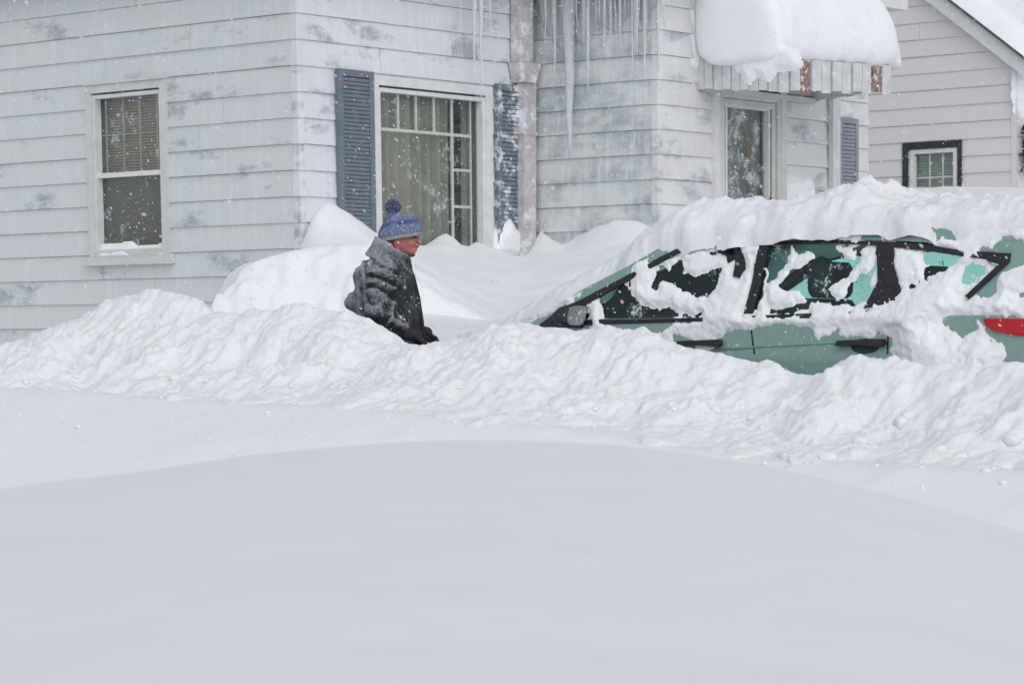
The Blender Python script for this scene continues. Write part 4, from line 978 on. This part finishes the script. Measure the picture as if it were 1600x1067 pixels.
# snow lying on the car ---------------------------------------------------
def c6(pts): return [(x/3.0475 + 800, y/3.0475 + 270) for x, y in pts]
def c7(pts): return [(x/3.0489 + 1150, y/3.0489 + 270) for x, y in pts]
EXPOSED = [
 c6([(75, 718), (150, 690), (240, 655), (350, 625), (358, 720), (290, 765), (120, 780), (60, 760)]),
 c6([(310, 612), (360, 560), (550, 445), (562, 490), (540, 520), (430, 555), (370, 612)]),
 c6([(415, 570), (470, 530), (540, 530), (560, 490), (562, 545), (590, 600), (640, 640), (760, 645), (780, 665), (890, 670), (897, 690), (780, 692), (740, 735), (640, 745), (520, 735), (430, 695), (410, 640)]),
 c6([(655, 418), (790, 370), (872, 355), (800, 388), (665, 430)]),
 c6([(660, 515), (705, 428), (740, 470), (800, 406), (822, 420), (815, 465), (870, 492), (910, 492), (960, 455), (1008, 438), (985, 520), (920, 585), (830, 578), (770, 545), (720, 518), (680, 565), (658, 545)]),
 c6([(930, 378), (1000, 348), (1062, 352), (1078, 380), (1115, 452), (1075, 500), (1048, 492), (1060, 432), (1015, 435), (1000, 400), (940, 388)]),
 c6([(1205, 338), (1222, 345), (1180, 600), (1150, 665), (1110, 660), (1150, 560), (1145, 410), (1180, 420)]),
 c6([(785, 788), (850, 800), (862, 822), (800, 818)]),
 c7([(150, 325), (330, 312), (450, 322), (560, 340), (620, 318), (692, 328), (690, 350), (672, 600), (620, 622), (560, 640), (440, 634), (350, 626), (340, 660), (150, 672), (140, 600), (130, 520)]),
 c7([(675, 345), (710, 325), (742, 345), (735, 440), (785, 560), (720, 600), (650, 606), (690, 520), (680, 400)]),
 c7([(750, 315), (900, 328), (1035, 382), (1045, 402), (920, 372), (760, 352)]),
 c7([(880, 388), (920, 366), (1055, 403), (1052, 442), (970, 465), (920, 485), (850, 530), (775, 566), (790, 545), (890, 480), (912, 452)]),
 c7([(1083, 450), (1130, 411), (1180, 436), (1178, 492), (1130, 524), (1090, 550), (1068, 532)]),
 c7([(1176, 372), (1250, 360), (1245, 335), (1310, 308), (1362, 322), (1400, 360), (1400, 420), (1290, 452), (1242, 480), (1232, 565), (1180, 585), (1170, 548), (1095, 606), (1088, 594), (1235, 448), (1208, 428)]),
 c7([(1338, 570), (1400, 550), (1400, 600), (1340, 606)]),
 c7([(115, 282), (200, 268), (170, 308), (122, 302)]), c7([(615, 302), (650, 262), (702, 290), (684, 318)]), c7([(845, 282), (920, 258), (1085, 284), (1062, 300), (900, 292)]),
 [(1114, 556), (1126, 532), (1150, 521), (1200, 515), (1250, 511), (1272, 523), (1280, 535), (1288, 527), (1300, 522), (1306, 518), (1318, 533), (1384, 529), (1388, 533), (1388, 640), (1090, 640), (1110, 562)],
 c7([(1008, 708), (1050, 690), (1155, 684), (1142, 740), (1080, 775)]),
 c7([(1178, 698), (1278, 698), (1288, 772), (1200, 748)]), c7([(1322, 688), (1420, 695), (1420, 778), (1330, 768)]),
 c7([(1208, 756), (1300, 778), (1420, 780), (1420, 980), (1312, 980), (1312, 840), (1250, 792)]),
]
RESNOW = [
 c7([(138, 545), (235, 430), (256, 355), (290, 398), (335, 372), (375, 405), (300, 448), (245, 475), (190, 540), (200, 560), (300, 575), (325, 612), (210, 640), (136, 642)]),
 c7([(438, 565), (520, 498), (575, 440), (605, 372), (660, 348), (668, 400), (625, 460), (545, 525), (522, 592), (470, 608)]),
 c7([(634, 600), (648, 540), (672, 430), (672, 600)]), c7([(465, 345), (560, 355), (558, 410), (512, 402)]),
 c7([(700, 335), (745, 340), (720, 420), (705, 400)]),
]
sg = np.arange(-1.45, 2.75, .0072); zg = np.arange(.42, 1.54, .0072)
S, Zg = np.meshgrid(sg, zg, indexing='ij')
Wb = side_w(Zg) + tail(S); Xb, Yb = SW(S, Wb); PX = CX + FPX * Xb / Yb; PY = HY - FPX * (Zg + CARZ - CAMZ) / Yb
jx = PX + 8.0 * fbm(S * 18, Zg * 18, 101, 5, .6); jy = PY + 8.0 * fbm(S * 18 + 9, Zg * 18, 103, 5, .6)
ex = np.max([sdist(p, jx, jy) for p in EXPOSED], 0); rs_ = np.max([sdist(p, jx, jy) for p in RESNOW], 0)
d = np.maximum(-ex, rs_) / 260.0
ledge = .016 * np.exp(-((Zg - 1.09) / .05) ** 2) * sstep(1.9, 1.2, S)
fender = .07 * sstep(-.05, -.3, S) * sstep(.62, .8, Zg) * sstep(1.3, 1.0, Zg) * sstep(-1.3, -.9, S)
tmax = .013 + ledge + fender + .016 * fbm(S * 4, Zg * 4, 105, 3)
tmax = np.where(rs_ > 0, .012, tmax)
h = np.minimum(d * .50 - .0075, np.maximum(tmax, .006)) + .006 * fbm(S * 30, Zg * 30, 109, 3)
floor_ = np.where(Zg > 1.085, -.0095, -.004)
g_ = h - floor_; kp = g_ > 0
bestg = np.full(h.shape, -1.0); dS = np.zeros(h.shape); dZ = np.zeros(h.shape)
for (a_, c_) in ((1, 0), (-1, 0), (0, 1), (0, -1), (1, 1), (1, -1), (-1, 1), (-1, -1)):
    nb_ = np.roll(np.roll(g_, -a_, 0), -c_, 1); ok_ = (g_ <= 0) & (nb_ > 0) & (nb_ / math.hypot(a_, c_) > bestg)
    fr_ = np.where(ok_, -g_ / np.maximum(nb_ - g_, 1e-6), 0)
    bestg = np.where(ok_, nb_ / math.hypot(a_, c_), bestg); dS = np.where(ok_, a_ * fr_ * .0072, dS); dZ = np.where(ok_, c_ * fr_ * .0072, dZ)
h = np.clip(h, floor_, 1)
# outline limits: stay under the roof edge and behind the nose
limit = (Zg < np.interp(S, [-1.5, -.9, 0, .9, 1.3, 2.2, 2.8], [1.42, 1.50, 1.53, 1.53, 1.48, 1.10, 1.0]))
kp = kp & limit
x, y = SW(S + dS, Wb + h - .002)
o = grid_obj('car_side_snow', x, y, Zg + dZ + CARZ, M['snow'], loc=carP(.7, 0, 0), keep=kp)
tag(o, 'patchy crust of snow stuck to the side and windows of the green car', 'snow')
Tg, Zt = np.meshgrid(np.arange(-CW + .12, -.11, .03), np.arange(.72, 1.47, .03), indexing='ij')
ht_ = .035 + .05 * fbm(Tg * 3, Zt * 3, 121, 4) - .05 * sstep(.9, .75, Zt)
x, y = SW(-1.36 - .14 * np.minimum(1, (1.42 - Zt) / .33) - ht_ - .006, Tg)
tag(grid_obj('tailgate_snow', x, y, Zt + CARZ, M['snow'], loc=carP(-1.5, -.87, .7), keep=ht_ > 0), 'snow crust covering the back window of the green car', 'snow')
# roof, windscreen and bonnet snow
ztop = splinetab([(s_at(px, -.5), CAMZ + (HY - py) / FPX * SW(s_at(px, -.5), -.5)[1] - CARZ) for px, py in
   [(1800, 318), (1700, 314), (1620, 312), (1560, 313), (1500, 318), (1420, 313), (1388, 308), (1340, 306), (1290, 315), (1240, 319), (1210, 326), (1180, 325), (1150, 317), (1125, 319), (1085, 334), (1045, 356), (1005, 384), (960, 414), (900, 450), (850, 484), (815, 505), (760, 540)]])
under = splinetab([(-1.6, 1.39), (-1.35, 1.43), (-1.2, 1.46), (-.7, 1.51), (0, 1.54), (.6, 1.54), (1.05, 1.51), (1.26, 1.475), (2.14, 1.075), (2.6, 1.0), (3.2, .86), (3.5, .70)])
sg = np.arange(-1.55, 3.3, .013); vg = np.concatenate([np.linspace(0, .12, 12)[:-1], np.linspace(.12, 1, 46)])
S, Vv = np.meshgrid(sg, vg, indexing='ij')
Wl = np.interp(S, [-1.55, 1.3, 1.62, 1.8, 2.1, 2.6, 3.3], [-.18, -.17, -.13, -.22, -.14, -.16, -.4]) + .02 * fbm(S * 2.5, S * 0 + .5, 111, 3); Wr = -CW - Wl
Wg = Wl + (Wr - Wl) * Vv
und = under(S); hh = np.maximum(ztop(S) - und, .04)
edge_ = np.clip(np.minimum(Vv, 1 - Vv) / .20, 0, 1); ed = np.sqrt(1 - (1 - edge_) ** 2)
backe = np.sqrt(np.clip((S + 1.55) / .12, 0, 1))
pile = ed * hh * backe + .09 * fbm(S * 3.5, Wg * 4, 113, 5) * ed * sstep(1.9, 1.2, S) + .05 * np.abs(fbm(S * 10, Wg * 10, 115, 5, .6)) * ed
cap = np.exp(-((S - s_at(1353, -.6)) / .055) ** 2 - ((Wg + .6) / .09) ** 2) * .10 + np.exp(-((S - s_at(1543, -.5)) / .03) ** 2 - ((Wg + .5) / .05) ** 2) * .05
rim = (.03 + .07 * np.clip(fbm(S * 3.5, S * 0 + 2.5, 117, 4), -.25, 1)) * sstep(1.65, 1.5, S)
Zr = und - .03 + pile * 1.0 + cap + .03 * ed - rim * sstep(.05, 0, Vv)
Wg = Wg + (.015 + .05 * fbm(S * 6, Zr * 9, 119, 4)) * sstep(.14, .02, Vv) * sstep(1.65, 1.5, S)
x, y = SW(S, Wg)
o = grid_obj('car_roof_snow', x, y, Zr + CARZ, M['snow_bank'], loc=carP(.7, -.87, 1.4)); tag(o, 'thick lumpy snow layer on the roof and bonnet of the green car', 'snow')
# ------------------------------------------------------------------ the person
PXM = 266.0; PY0 = 4359.0 / PXM
def pm(px, py, dy=0.0): return Vector(((px - CX) / FPX * PY0, PY0 + dy, CAMZ + (HY - py) / FPX * PY0))
person = empty('person', (float(pm(604, 540).x), PY0, .52), 'person in a blue bobble hat and dark snow-dusted jacket wading behind the snow bank', 'person')
def mat_jacket(nm, basec, lo, hi, wz, wx):
    b = NB(nm); v = b.coord(); n = b.noise(v, 85, 4, .7); n2 = b.noise(v, 14, 4); g = b.n('ShaderNodeNewGeometry')
    sx = b.n('ShaderNodeSeparateXYZ'); b.l(g.outputs['Normal'], sx.inputs[0])
    wv = b.noise(b.coord((1, 1, .12)), 70, 2)
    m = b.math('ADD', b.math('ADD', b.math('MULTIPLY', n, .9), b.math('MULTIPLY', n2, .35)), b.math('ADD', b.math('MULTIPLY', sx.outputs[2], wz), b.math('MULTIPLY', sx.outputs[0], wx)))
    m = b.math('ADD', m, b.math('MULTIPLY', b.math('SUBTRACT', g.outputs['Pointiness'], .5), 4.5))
    f = b.ramp(m, lo, hi)  # snow dust and painted shading together: tops, back and fold ridges lighter
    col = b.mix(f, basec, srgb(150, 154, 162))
    fl = b.ramp(b.noise(v, 75, 2), .70, .76); col = b.mix(fl, col, (.75, .77, .8, 1))
    b.bsdf(col, .85, b.bump(b.math('ADD', wv, n), .35, .006)); return b.m
M['jacket'] = mat_jacket('jacket_cloth_dusted', srgb(40, 43, 50), .54, 1.05, .16, -.18); M['sleeve'] = mat_jacket('sleeve_cloth_shade_toned', srgb(26, 28, 34), .62, 1.05, .26, -.04)  # same cloth; darker sleeve base paints in shade that sets the arm off
def mat_hat():
    b = NB('blue_knit'); v = b.coord(); n = b.noise(v, 60, 4); g = b.n('ShaderNodeNewGeometry'); sx = b.n('ShaderNodeSeparateXYZ'); b.l(g.outputs['Position'], sx.inputs[0])
    # knit bands follow the tilt of the hat
    zz = b.math('ADD', sx.outputs[2], b.math('MULTIPLY', sx.outputs[0], -.17))
    z0 = float(pm(625, 350).z) - .17 * float(pm(625, 350).x)
    k = b.math('MULTIPLY', b.math('SUBTRACT', zz, z0), 1 / .09)      # -1..1 over the hat
    r = b.n('ShaderNodeValToRGB'); cr = r.color_ramp; cr.interpolation = 'LINEAR'
    cols = [(0, srgb(160, 162, 168)), (.08, srgb(158, 160, 168)), (.12, srgb(98, 112, 142)), (.40, srgb(104, 118, 150)), (.46, srgb(64, 74, 112)), (.55, srgb(66, 78, 120)), (.62, srgb(98, 110, 158)), (.80, srgb(116, 128, 172)), (.88, srgb(200, 206, 222))]
    while len(cr.elements) < len(cols): cr.elements.new(.5)
    for e, (p_, c_) in zip(cr.elements, cols): e.position = p_; e.color = c_
    b.l(b.math('MULTIPLY_ADD', k, .5), r.inputs[0]); r.inputs[0].links[0].from_node.inputs[2].default_value = .5
    col = b.mix(b.math('MULTIPLY', b.ramp(n, .5, .72), .45), r.outputs[0], (.62, .66, .75, 1))
    rib = b.noise(b.coord((1, 1, .1)), 160, 1)
    b.bsdf(col, .95, b.bump(b.math('ADD', rib, n), .6, .004)); return b.m
M['hat'] = mat_hat()
M['pom'] = mat_plain('pompom_yarn', srgb(78, 88, 114), srgb(126, 136, 162), 60, .95, .8, .01, frost=(.64, 70))
M['skin'] = mat_plain('cold_flushed_skin', srgb(176, 100, 97), srgb(200, 130, 124), 30, .55, .2, .002)
M['glove'] = mat_plain('black_glove', (.012, .013, .016, 1), (.03, .031, .036, 1), 40, .8, frost=(.71, 60))
M['trouser'] = mat_plain('dark_trousers', (.02, .022, .03, 1))
M['eye'] = mat_plain('eye_dark', (.02, .016, .014, 1), rough=.2)
def blob_mesh(name, prims, mat, parent, voxel, kb=.02, disp=None):
    """prims: ('e', centre, (rx,ry,rz), tilt) ellipsoids and ('c', p, q, r1, r2[, squash]) tapered capsules fused into one smooth surface"""
    lo = np.full(3, 1e9); hi = -lo
    for p in prims:
        if p[0] == 'e': c_ = np.array(p[1]); r_ = np.full(3, max(p[2])); lo = np.minimum(lo, c_ - r_); hi = np.maximum(hi, c_ + r_)
        else:
            r_ = max(p[3], p[4]) * max(1, p[5] if len(p) > 5 else 1)
            for c_ in (np.array(p[1]), np.array(p[2])): lo = np.minimum(lo, c_ - r_); hi = np.maximum(hi, c_ + r_)
    lo -= voxel * 4; hi += voxel * 4
    ax_ = [np.arange(lo[i], hi[i], voxel) for i in range(3)]
    Xg, Yg, Zg_ = np.meshgrid(*ax_, indexing='ij', sparse=True); Dm = None
    for p in prims:
        if p[0] == 'e':
            dx, dy, dz = Xg - p[1][0], Yg - p[1][1], Zg_ - p[1][2]; th = p[3] if len(p) > 3 else 0
            if th: dx, dz = dx * math.cos(th) - dz * math.sin(th), dx * math.sin(th) + dz * math.cos(th)
            rx, ry, rz = p[2]; k0 = np.sqrt((dx/rx)**2 + (dy/ry)**2 + (dz/rz)**2); k1 = np.sqrt((dx/rx**2)**2 + (dy/ry**2)**2 + (dz/rz**2)**2) + 1e-9
            dd = k0 * (k0 - 1) / k1
        else:
            a, q_ = np.array(p[1]), np.array(p[2]); e_ = q_ - a; sq = p[5] if len(p) > 5 else 1
            px_, py_, pz_ = Xg - a[0], (Yg - a[1]), Zg_ - a[2]
            t_ = np.clip((px_*e_[0] + py_*e_[1] + pz_*e_[2]) / (e_ @ e_), 0, 1)
            dd = np.sqrt((px_ - e_[0]*t_)**2 + ((py_ - e_[1]*t_)/sq)**2 + (pz_ - e_[2]*t_)**2) - (p[3] + (p[4] - p[3])*t_)
        if Dm is None: Dm = dd + 0 * (Xg + Yg + Zg_)
        else:
            h_ = np.clip(.5 + .5 * (dd - Dm) / kb, 0, 1); Dm = dd + (Dm - dd) * h_ - kb * h_ * (1 - h_)
    ins = Dm < 0; n1, n2, n3 = Dm.shape
    cnt = sum(ins[i:n1-1+i, j:n2-1+j, k:n3-1+k].astype(np.int8) for i in (0, 1) for j in (0, 1) for k in (0, 1))
    act = (cnt > 0) & (cnt < 8); ci = np.argwhere(act); idx = -np.ones(act.shape, int); idx[act] = np.arange(len(ci))
    acc = np.zeros((len(ci), 3)); num = np.zeros(len(ci))
    corners = [(i, j, k) for i in (0, 1) for j in (0, 1) for k in (0, 1)]
    for A_ in corners:
        for ax3 in range(3):
            if A_[ax3]: continue
            B_ = list(A_); B_[ax3] = 1
            da = Dm[ci[:, 0]+A_[0], ci[:, 1]+A_[1], ci[:, 2]+A_[2]]; db = Dm[ci[:, 0]+B_[0], ci[:, 1]+B_[1], ci[:, 2]+B_[2]]
            m_x = (da < 0) != (db < 0); t_ = np.where(m_x, da / np.where(m_x, da - db, 1), 0)
            pt_ = np.tile(np.array(A_, float), (len(ci), 1)); pt_[:, ax3] += t_
            acc += pt_ * m_x[:, None]; num += m_x
    co = lo + (ci + acc / np.maximum(num, 1)[:, None]) * voxel
    quads = []
    for ax3 in range(3):
        o1, o2 = [(1, 2), (2, 0), (0, 1)][ax3]
        sl_a = [slice(None)] * 3; sl_b = [slice(None)] * 3; sl_a[ax3] = slice(0, -1); sl_b[ax3] = slice(1, None)
        chg = ins[tuple(sl_a)] != ins[tuple(sl_b)]; e_ = np.argwhere(chg); e_ = e_[(e_[:, o1] > 0) & (e_[:, o2] > 0) & (e_[:, o1] < Dm.shape[o1]-1) & (e_[:, o2] < Dm.shape[o2]-1)]
        def cell(d1, d2):
            c_ = e_.copy(); c_[:, o1] -= d1; c_[:, o2] -= d2; return idx[c_[:, 0], c_[:, 1], c_[:, 2]]
        qd = np.stack([cell(1, 1), cell(0, 1), cell(0, 0), cell(1, 0)], -1); fl_ = ~ins[tuple(sl_a)][e_[:, 0], e_[:, 1], e_[:, 2]]; qd[fl_] = qd[fl_][:, ::-1]; quads.append(qd)
    Fq = np.concatenate(quads); Fq = Fq[(Fq >= 0).all(1)]
    out = bpy.data.meshes.new(name); out.vertices.add(len(co)); out.vertices.foreach_set('co', co.ravel()); out.loops.add(Fq.size); out.loops.foreach_set('vertex_index', Fq.ravel().astype(np.int32))
    out.polygons.add(len(Fq)); out.polygons.foreach_set('loop_start', (np.arange(len(Fq)) * 4).astype(np.int32)); out.polygons.foreach_set('loop_total', np.full(len(Fq), 4, np.int32)); out.update(calc_edges=True)
    n = len(co)
    if disp is not None:
        no = np.zeros(n * 3); out.vertices.foreach_get('normal', no); no = no.reshape(-1, 3); co = co + no * disp(co)[:, None]
    co -= np.array(worldloc(parent)); out.vertices.foreach_set('co', co.ravel()); out.update()
    out.name = name; out.materials.clear(); out.materials.append(mat); out.polygons.foreach_set('use_smooth', [True] * len(out.polygons))
    o = bpy.data.objects.new(name, out); COL.objects.link(o); o.parent = parent; return o
# body: head, neck, trunk and legs as one surface
hip = pm(598, 585); knL = pm(606, 690, -.1); knR = pm(588, 690, .1); ftz = .52
head = [('e', pm(624, 361), (.094, .074, .082)), ('e', pm(631, 377), (.074, .064, .082)), ('e', pm(637, 391), (.046, .046, .038)), ('e', pm(642, 397.5), (.024, .030, .018)),
        ('c', pm(651, 368), pm(655.5, 378.5), .008, .012), ('e', pm(656.0, 379.5), (.011, .015, .010)), ('e', pm(650, 365.5), (.018, .045, .010)),
        ('e', pm(650.5, 387.5), (.010, .025, .007)), ('e', pm(649, 392), (.010, .023, .007)), ('e', pm(641, 380, -.04), (.03, .022, .026)), ('e', pm(641, 380, .04), (.03, .022, .026)),
        ('e', pm(619, 379, -.070), (.014, .010, .028), .2), ('e', pm(619, 379, .070), (.014, .010, .028), .2),
        ('c', pm(617, 385), pm(608, 425), .06, .068), ('c', pm(603, 440), pm(600, 560), .13, .14, 1.25),
        ('c', hip + Vector((0, -.09, 0)), knL, .085, .06), ('c', knL, Vector((knL.x - .02, knL.y, ftz + .08)), .058, .045), ('c', hip + Vector((0, .09, 0)), knR, .085, .06), ('c', knR, Vector((knR.x - .06, knR.y, ftz + .08)), .058, .045),
        ('c', Vector((knL.x - .04, knL.y, ftz + .045)), Vector((knL.x + .15, knL.y, ftz + .04)), .045, .04), ('c', Vector((knR.x - .08, knR.y, ftz + .045)), Vector((knR.x + .11, knR.y, ftz + .04)), .045, .04)]
bd = blob_mesh('body', head, M['skin'], person, .006, .010)
for s1 in (-1, 1):
    e = blob_mesh('eye', [('e', pm(649.5, 371, .036 * s1), (.009, .012, .007))], M['eye'], person, .0025, .001)
blob_mesh('stubble', [('e', pm(652.5, 385.2), (.010, .028, .006)), ('e', pm(643, 398), (.022, .031, .014)), ('c', pm(633, 396, -.043), pm(644, 397, -.024), .012, .010), ('c', pm(633, 396, .043), pm(644, 397, .024), .012, .010)], mat_plain('stubble_hair', srgb(92, 62, 58), srgb(128, 84, 78), 80, .9), person, .004, .006)
trs = blob_mesh('trousers', [('c', hip + Vector((0, -.09, 0)), knL, .11, .085), ('c', knL, Vector((knL.x - .02, knL.y, ftz + .06)), .085, .075), ('c', hip + Vector((0, .09, 0)), knR, .11, .085), ('c', knR, Vector((knR.x - .06, knR.y, ftz + .06)), .085, .075), ('e', hip, (.15, .2, .13))], M['trouser'], person, .02, .03)
def wr(co):
    x, y, z = co[:, 0], co[:, 1], co[:, 2]
    a = fbm(x * 9 + z * 4, z * 6 + y * 5, 131, 3); fold = 1 - 2 * np.abs(fbm(x * 7 - z * 3, z * 5 + x * 4 + y * 4, 135, 2))
    quilt = np.sin((x + .12 * z + .02 * fbm(z * 5, y * 3, 137, 2)) * 2 * math.pi / .05) * .0055 * sstep(-.68, -.78, x)
    return .016 * a + .012 * (fold - .6) + quilt
sh = pm(603, 436, -.21); el = pm(598, 489, -.30); wrp = pm(630, 515, -.32)
shf = pm(606, 436, .19); elf = pm(622, 490, .25); wrf = pm(640, 512, .22)
jk = [('c', pm(607, 425), pm(602, 470), .118, .155, 1.5), ('c', pm(602, 470), pm(603, 540), .165, .185, 1.25), ('c', pm(603, 540), pm(603, 590), .185, .20, 1.2),
      ('e', pm(584, 442), (.120, .20, .12)), ('e', pm(574, 466), (.098, .16, .14)), ('e', pm(628, 452), (.085, .15, .16)), ('e', pm(637, 492), (.088, .14, .15)),
      ('c', shf, elf, .098, .08), ('c', elf, wrf, .078, .06), ('e', pm(551, 472, .04), (.055, .10, .062)), ('e', shf, (.11, .10, .10)), ('e', pm(578, 428), (.09, .16, .08))]
blob_mesh('jacket', jk, M['jacket'], person, .009, .03, wr)
def wr2(co):
    x, y, z = co[:, 0], co[:, 1], co[:, 2]
    u_ = (z * .9 - x * .35); ph = u_ * 2 * math.pi / .075 + 4.5 * fbm(x * 5, z * 5 + y * 4, 151, 3)
    rdg = 1 - 2 * np.abs(fbm(x * 7 + z * 3 + y * 3, z * 8 - x * 5, 157, 2))
    ph = (z * .85 + (x + .73) * .5) * 2 * math.pi / .07 + 5.0 * fbm(x * 4, z * 4 + y * 3, 151, 2)
    return .008 * (np.abs(np.sin(ph / 2)) * 2 - 1) * (.6 + 1.6 * fbm(x * 6, z * 5, 153, 2)) + .024 * (rdg - .6) + .006 * fbm(x * 16, z * 16 + y * 10, 155, 3)
blob_mesh('sleeve', [('e', sh, (.10, .09, .10)), ('c', sh, el, .092, .080), ('c', el, wrp, .078, .056)], M['sleeve'], person, .007, .03, wr2)
# stand-up collar: a tilted ring
mb = MB(); n = 40; V = []
cb = pm(611, 401); rows_ = [(-.02, .10, .098, 0), (-.052, .134, .124, 0), (-.046, .140, .130, 0), (-.02, .130, .122, 0), (.01, .120, .112, .0), (.04, .112, .104, .0), (.062, .106, .098, .0), (.058, .094, .086, 0), (.0, .090, .084, 0), (-.05, .090, .084, 0)]
for (dz, rx, ry, _) in rows_:
    for k in range(n):
        a = 2*math.pi*k/n; ca, sa = math.cos(a), math.sin(a); wob = 1 + .03 * math.sin(5*a + dz*40)
        xx = rx * ca * wob; tiltz = -xx * .48; sc = 1 + (dz * -.6)
        hgt = dz * (1.15 if ca < 0 else .9)
        V.append((cb.x + xx * sc - .0 + dz * .12, cb.y + ry * sa * wob, cb.z + hgt + tiltz))
F = [(r*n+k, r*n+(k+1) % n, (r+1)*n+(k+1) % n, (r+1)*n+k) for r in range(len(rows_)-1) for k in range(n)]
mesh_obj('collar', V, F, M['jacket'], person, True)
mb = MB(); zp = [pm(636, 408), pm(647, 432), pm(655, 465), pm(661, 505), pm(664, 540)]
mb.tube([p + Vector((-.004, -.03, 0)) for p in zp], .012, 6); mb.build('front_placket', M['glove'], person, True)
# gloves: palm, four fingers, thumb
def glove(wrist, dx, dz, side):
    f = Vector((dx, .1 * side, dz)).normalized(); up = Vector((0, 0, 1)); across = f.cross(up).normalized(); dn = across.cross(f).normalized()
    pr = [('c', wrist - f * .03, wrist + f * .02, .042, .044), ('e', wrist + f * .065, (.052, .040, .036))]
    for i, (L1, off_) in enumerate(((.085, .036), (.096, .012), (.09, -.012), (.07, -.034))):
        b0 = wrist + f * .09 + across * off_; k1 = b0 + f * L1 * .55 + dn * -.012; k2 = k1 + f * L1 * .35 - dn * .03
        pr += [('c', b0, k1, .0145, .0135), ('c', k1, k2, .0135, .0115)]
    th0 = wrist + f * .035 + across * .04 * side - dn * .01; pr += [('c', th0, th0 + f * .05 + across * .02 * side - dn * .02, .017, .015), ('c', th0 + f * .05 + across * .02 * side - dn * .02, th0 + f * .085 - dn * .03, .015, .012)]
    return blob_mesh('glove', pr, M['glove'], person, .005, .006)
glove(pm(634, 517.5, -.32), .85, -.38, -1); glove(pm(644, 513, .22), .85, -.3, 1)
# hat
hat_pr = [('e', pm(625.5, 352), (.124, .108, .088), .17), ('c', pm(594.5, 366.5), pm(600, 352), .004, .004)]
def hatdisp(co): return .004 * fbm(co[:, 0] * 40, co[:, 2] * 40 + co[:, 1] * 30, 141, 3)
hn = 36; V = []; hc = pm(625.5, 366.5)
prof = [(-.028, .112), (-.028, .126), (-.01, .129), (.022, .131), (.040, .129), (.048, .125), (.064, .116), (.082, .102), (.098, .082), (.110, .056), (.117, .028), (.119, .001)]
for (hz_, rx) in prof:
    for k in range(hn):
        a = 2*math.pi*k/hn; xx = rx * math.cos(a); yy = rx * .88 * math.sin(a)
        V.append((hc.x + xx - hz_ * .10 * 0, hc.y + yy, hc.z + hz_ + xx * .17 - (0.012 * math.cos(a) if hz_ > .1 else 0)))
F = [(r*hn+k, r*hn+(k+1) % hn, (r+1)*hn+(k+1) % hn, (r+1)*hn+k) for r in range(len(prof)-1) for k in range(hn)]
ht = mesh_obj('bobble_hat', V, F, M['hat'], person, True)
rg = random.Random(5); mb = MB(); pc = pm(614, 322)
for i in range(420):
    d_ = Vector((rg.gauss(0, 1), rg.gauss(0, 1), rg.gauss(0, 1))).normalized(); r = rg.uniform(.036, .052)
    mb.tube([pc + d_ * .012, pc + d_ * r + Vector((0, 0, -.004))], [.0045, .0055], 4)
mb.tube([pm(613, 346), pm(613, 338), pc], [.055, .036, .026], 10)
mb.build('pompom', M['pom'], ht)

# ------------------------------------------------------------------ falling snow
b = NB('snowflake'); df = b.n('ShaderNodeBsdfDiffuse'); df.inputs[0].default_value = (1, 1, 1, 1); tl_ = b.n('ShaderNodeBsdfTranslucent'); tl_.inputs[0].default_value = (1, 1, 1, 1)
mx_ = b.n('ShaderNodeMixShader'); mx_.inputs[0].default_value = .3; b.l(df.outputs[0], mx_.inputs[1]); b.l(tl_.outputs[0], mx_.inputs[2]); b.l(mx_.outputs[0], b.out.inputs['Surface']); M['flake'] = b.m
rng = np.random.default_rng(12)
N = 42000
fx = rng.uniform(-6, 7, N); fy = rng.uniform(6.5, 24, N) ; fz = rng.uniform(.9, 5.2, N)
ok = np.abs(fx / fy) < .25; fx, fy, fz = fx[ok], fy[ok], fz[ok]; N = len(fx)
r = .0009 + .0010 * rng.exponential(1.0, N).clip(0, 2.2)
ax = np.stack([np.full(N, .62) + rng.normal(0, .25, N), rng.normal(0, .35, N), np.full(N, -.70) + rng.normal(0, .25, N)], -1); ax /= np.linalg.norm(ax, axis=1)[:, None]
tmp = np.tile(np.array([0, 1., 0]), (N, 1)); b1 = np.cross(ax, tmp); b1 /= np.linalg.norm(b1, axis=1)[:, None]; b2 = np.cross(ax, b1)
el_ = rng.uniform(1.2, 3.6, N)
c0 = np.stack([fx, fy, fz], -1)
vv = np.stack([c0 + ax * (r * el_)[:, None], c0 - ax * (r * el_)[:, None], c0 + b1 * r[:, None], c0 + b2 * r[:, None], c0 - b1 * r[:, None], c0 - b2 * r[:, None]], 1).reshape(-1, 3)
tri = np.array([[0, 2, 3], [0, 3, 4], [0, 4, 5], [0, 5, 2], [1, 3, 2], [1, 4, 3], [1, 5, 4], [1, 2, 5]])
ff = (tri[None] + (np.arange(N) * 6)[:, None, None]).reshape(-1, 3)
me = bpy.data.meshes.new('falling_snow'); me.vertices.add(len(vv)); me.vertices.foreach_set('co', vv.ravel().astype(np.float32))
me.loops.add(ff.size); me.loops.foreach_set('vertex_index', ff.ravel().astype(np.int32)); me.polygons.add(len(ff))
me.polygons.foreach_set('loop_start', (np.arange(len(ff)) * 3).astype(np.int32)); me.polygons.foreach_set('loop_total', np.full(len(ff), 3, np.int32)); me.update(calc_edges=True)
me.materials.append(M['flake']); o = bpy.data.objects.new('falling_snow', me); COL.objects.link(o)
tag(o, 'snowflakes falling through the air', 'snowfall', kind='stuff')
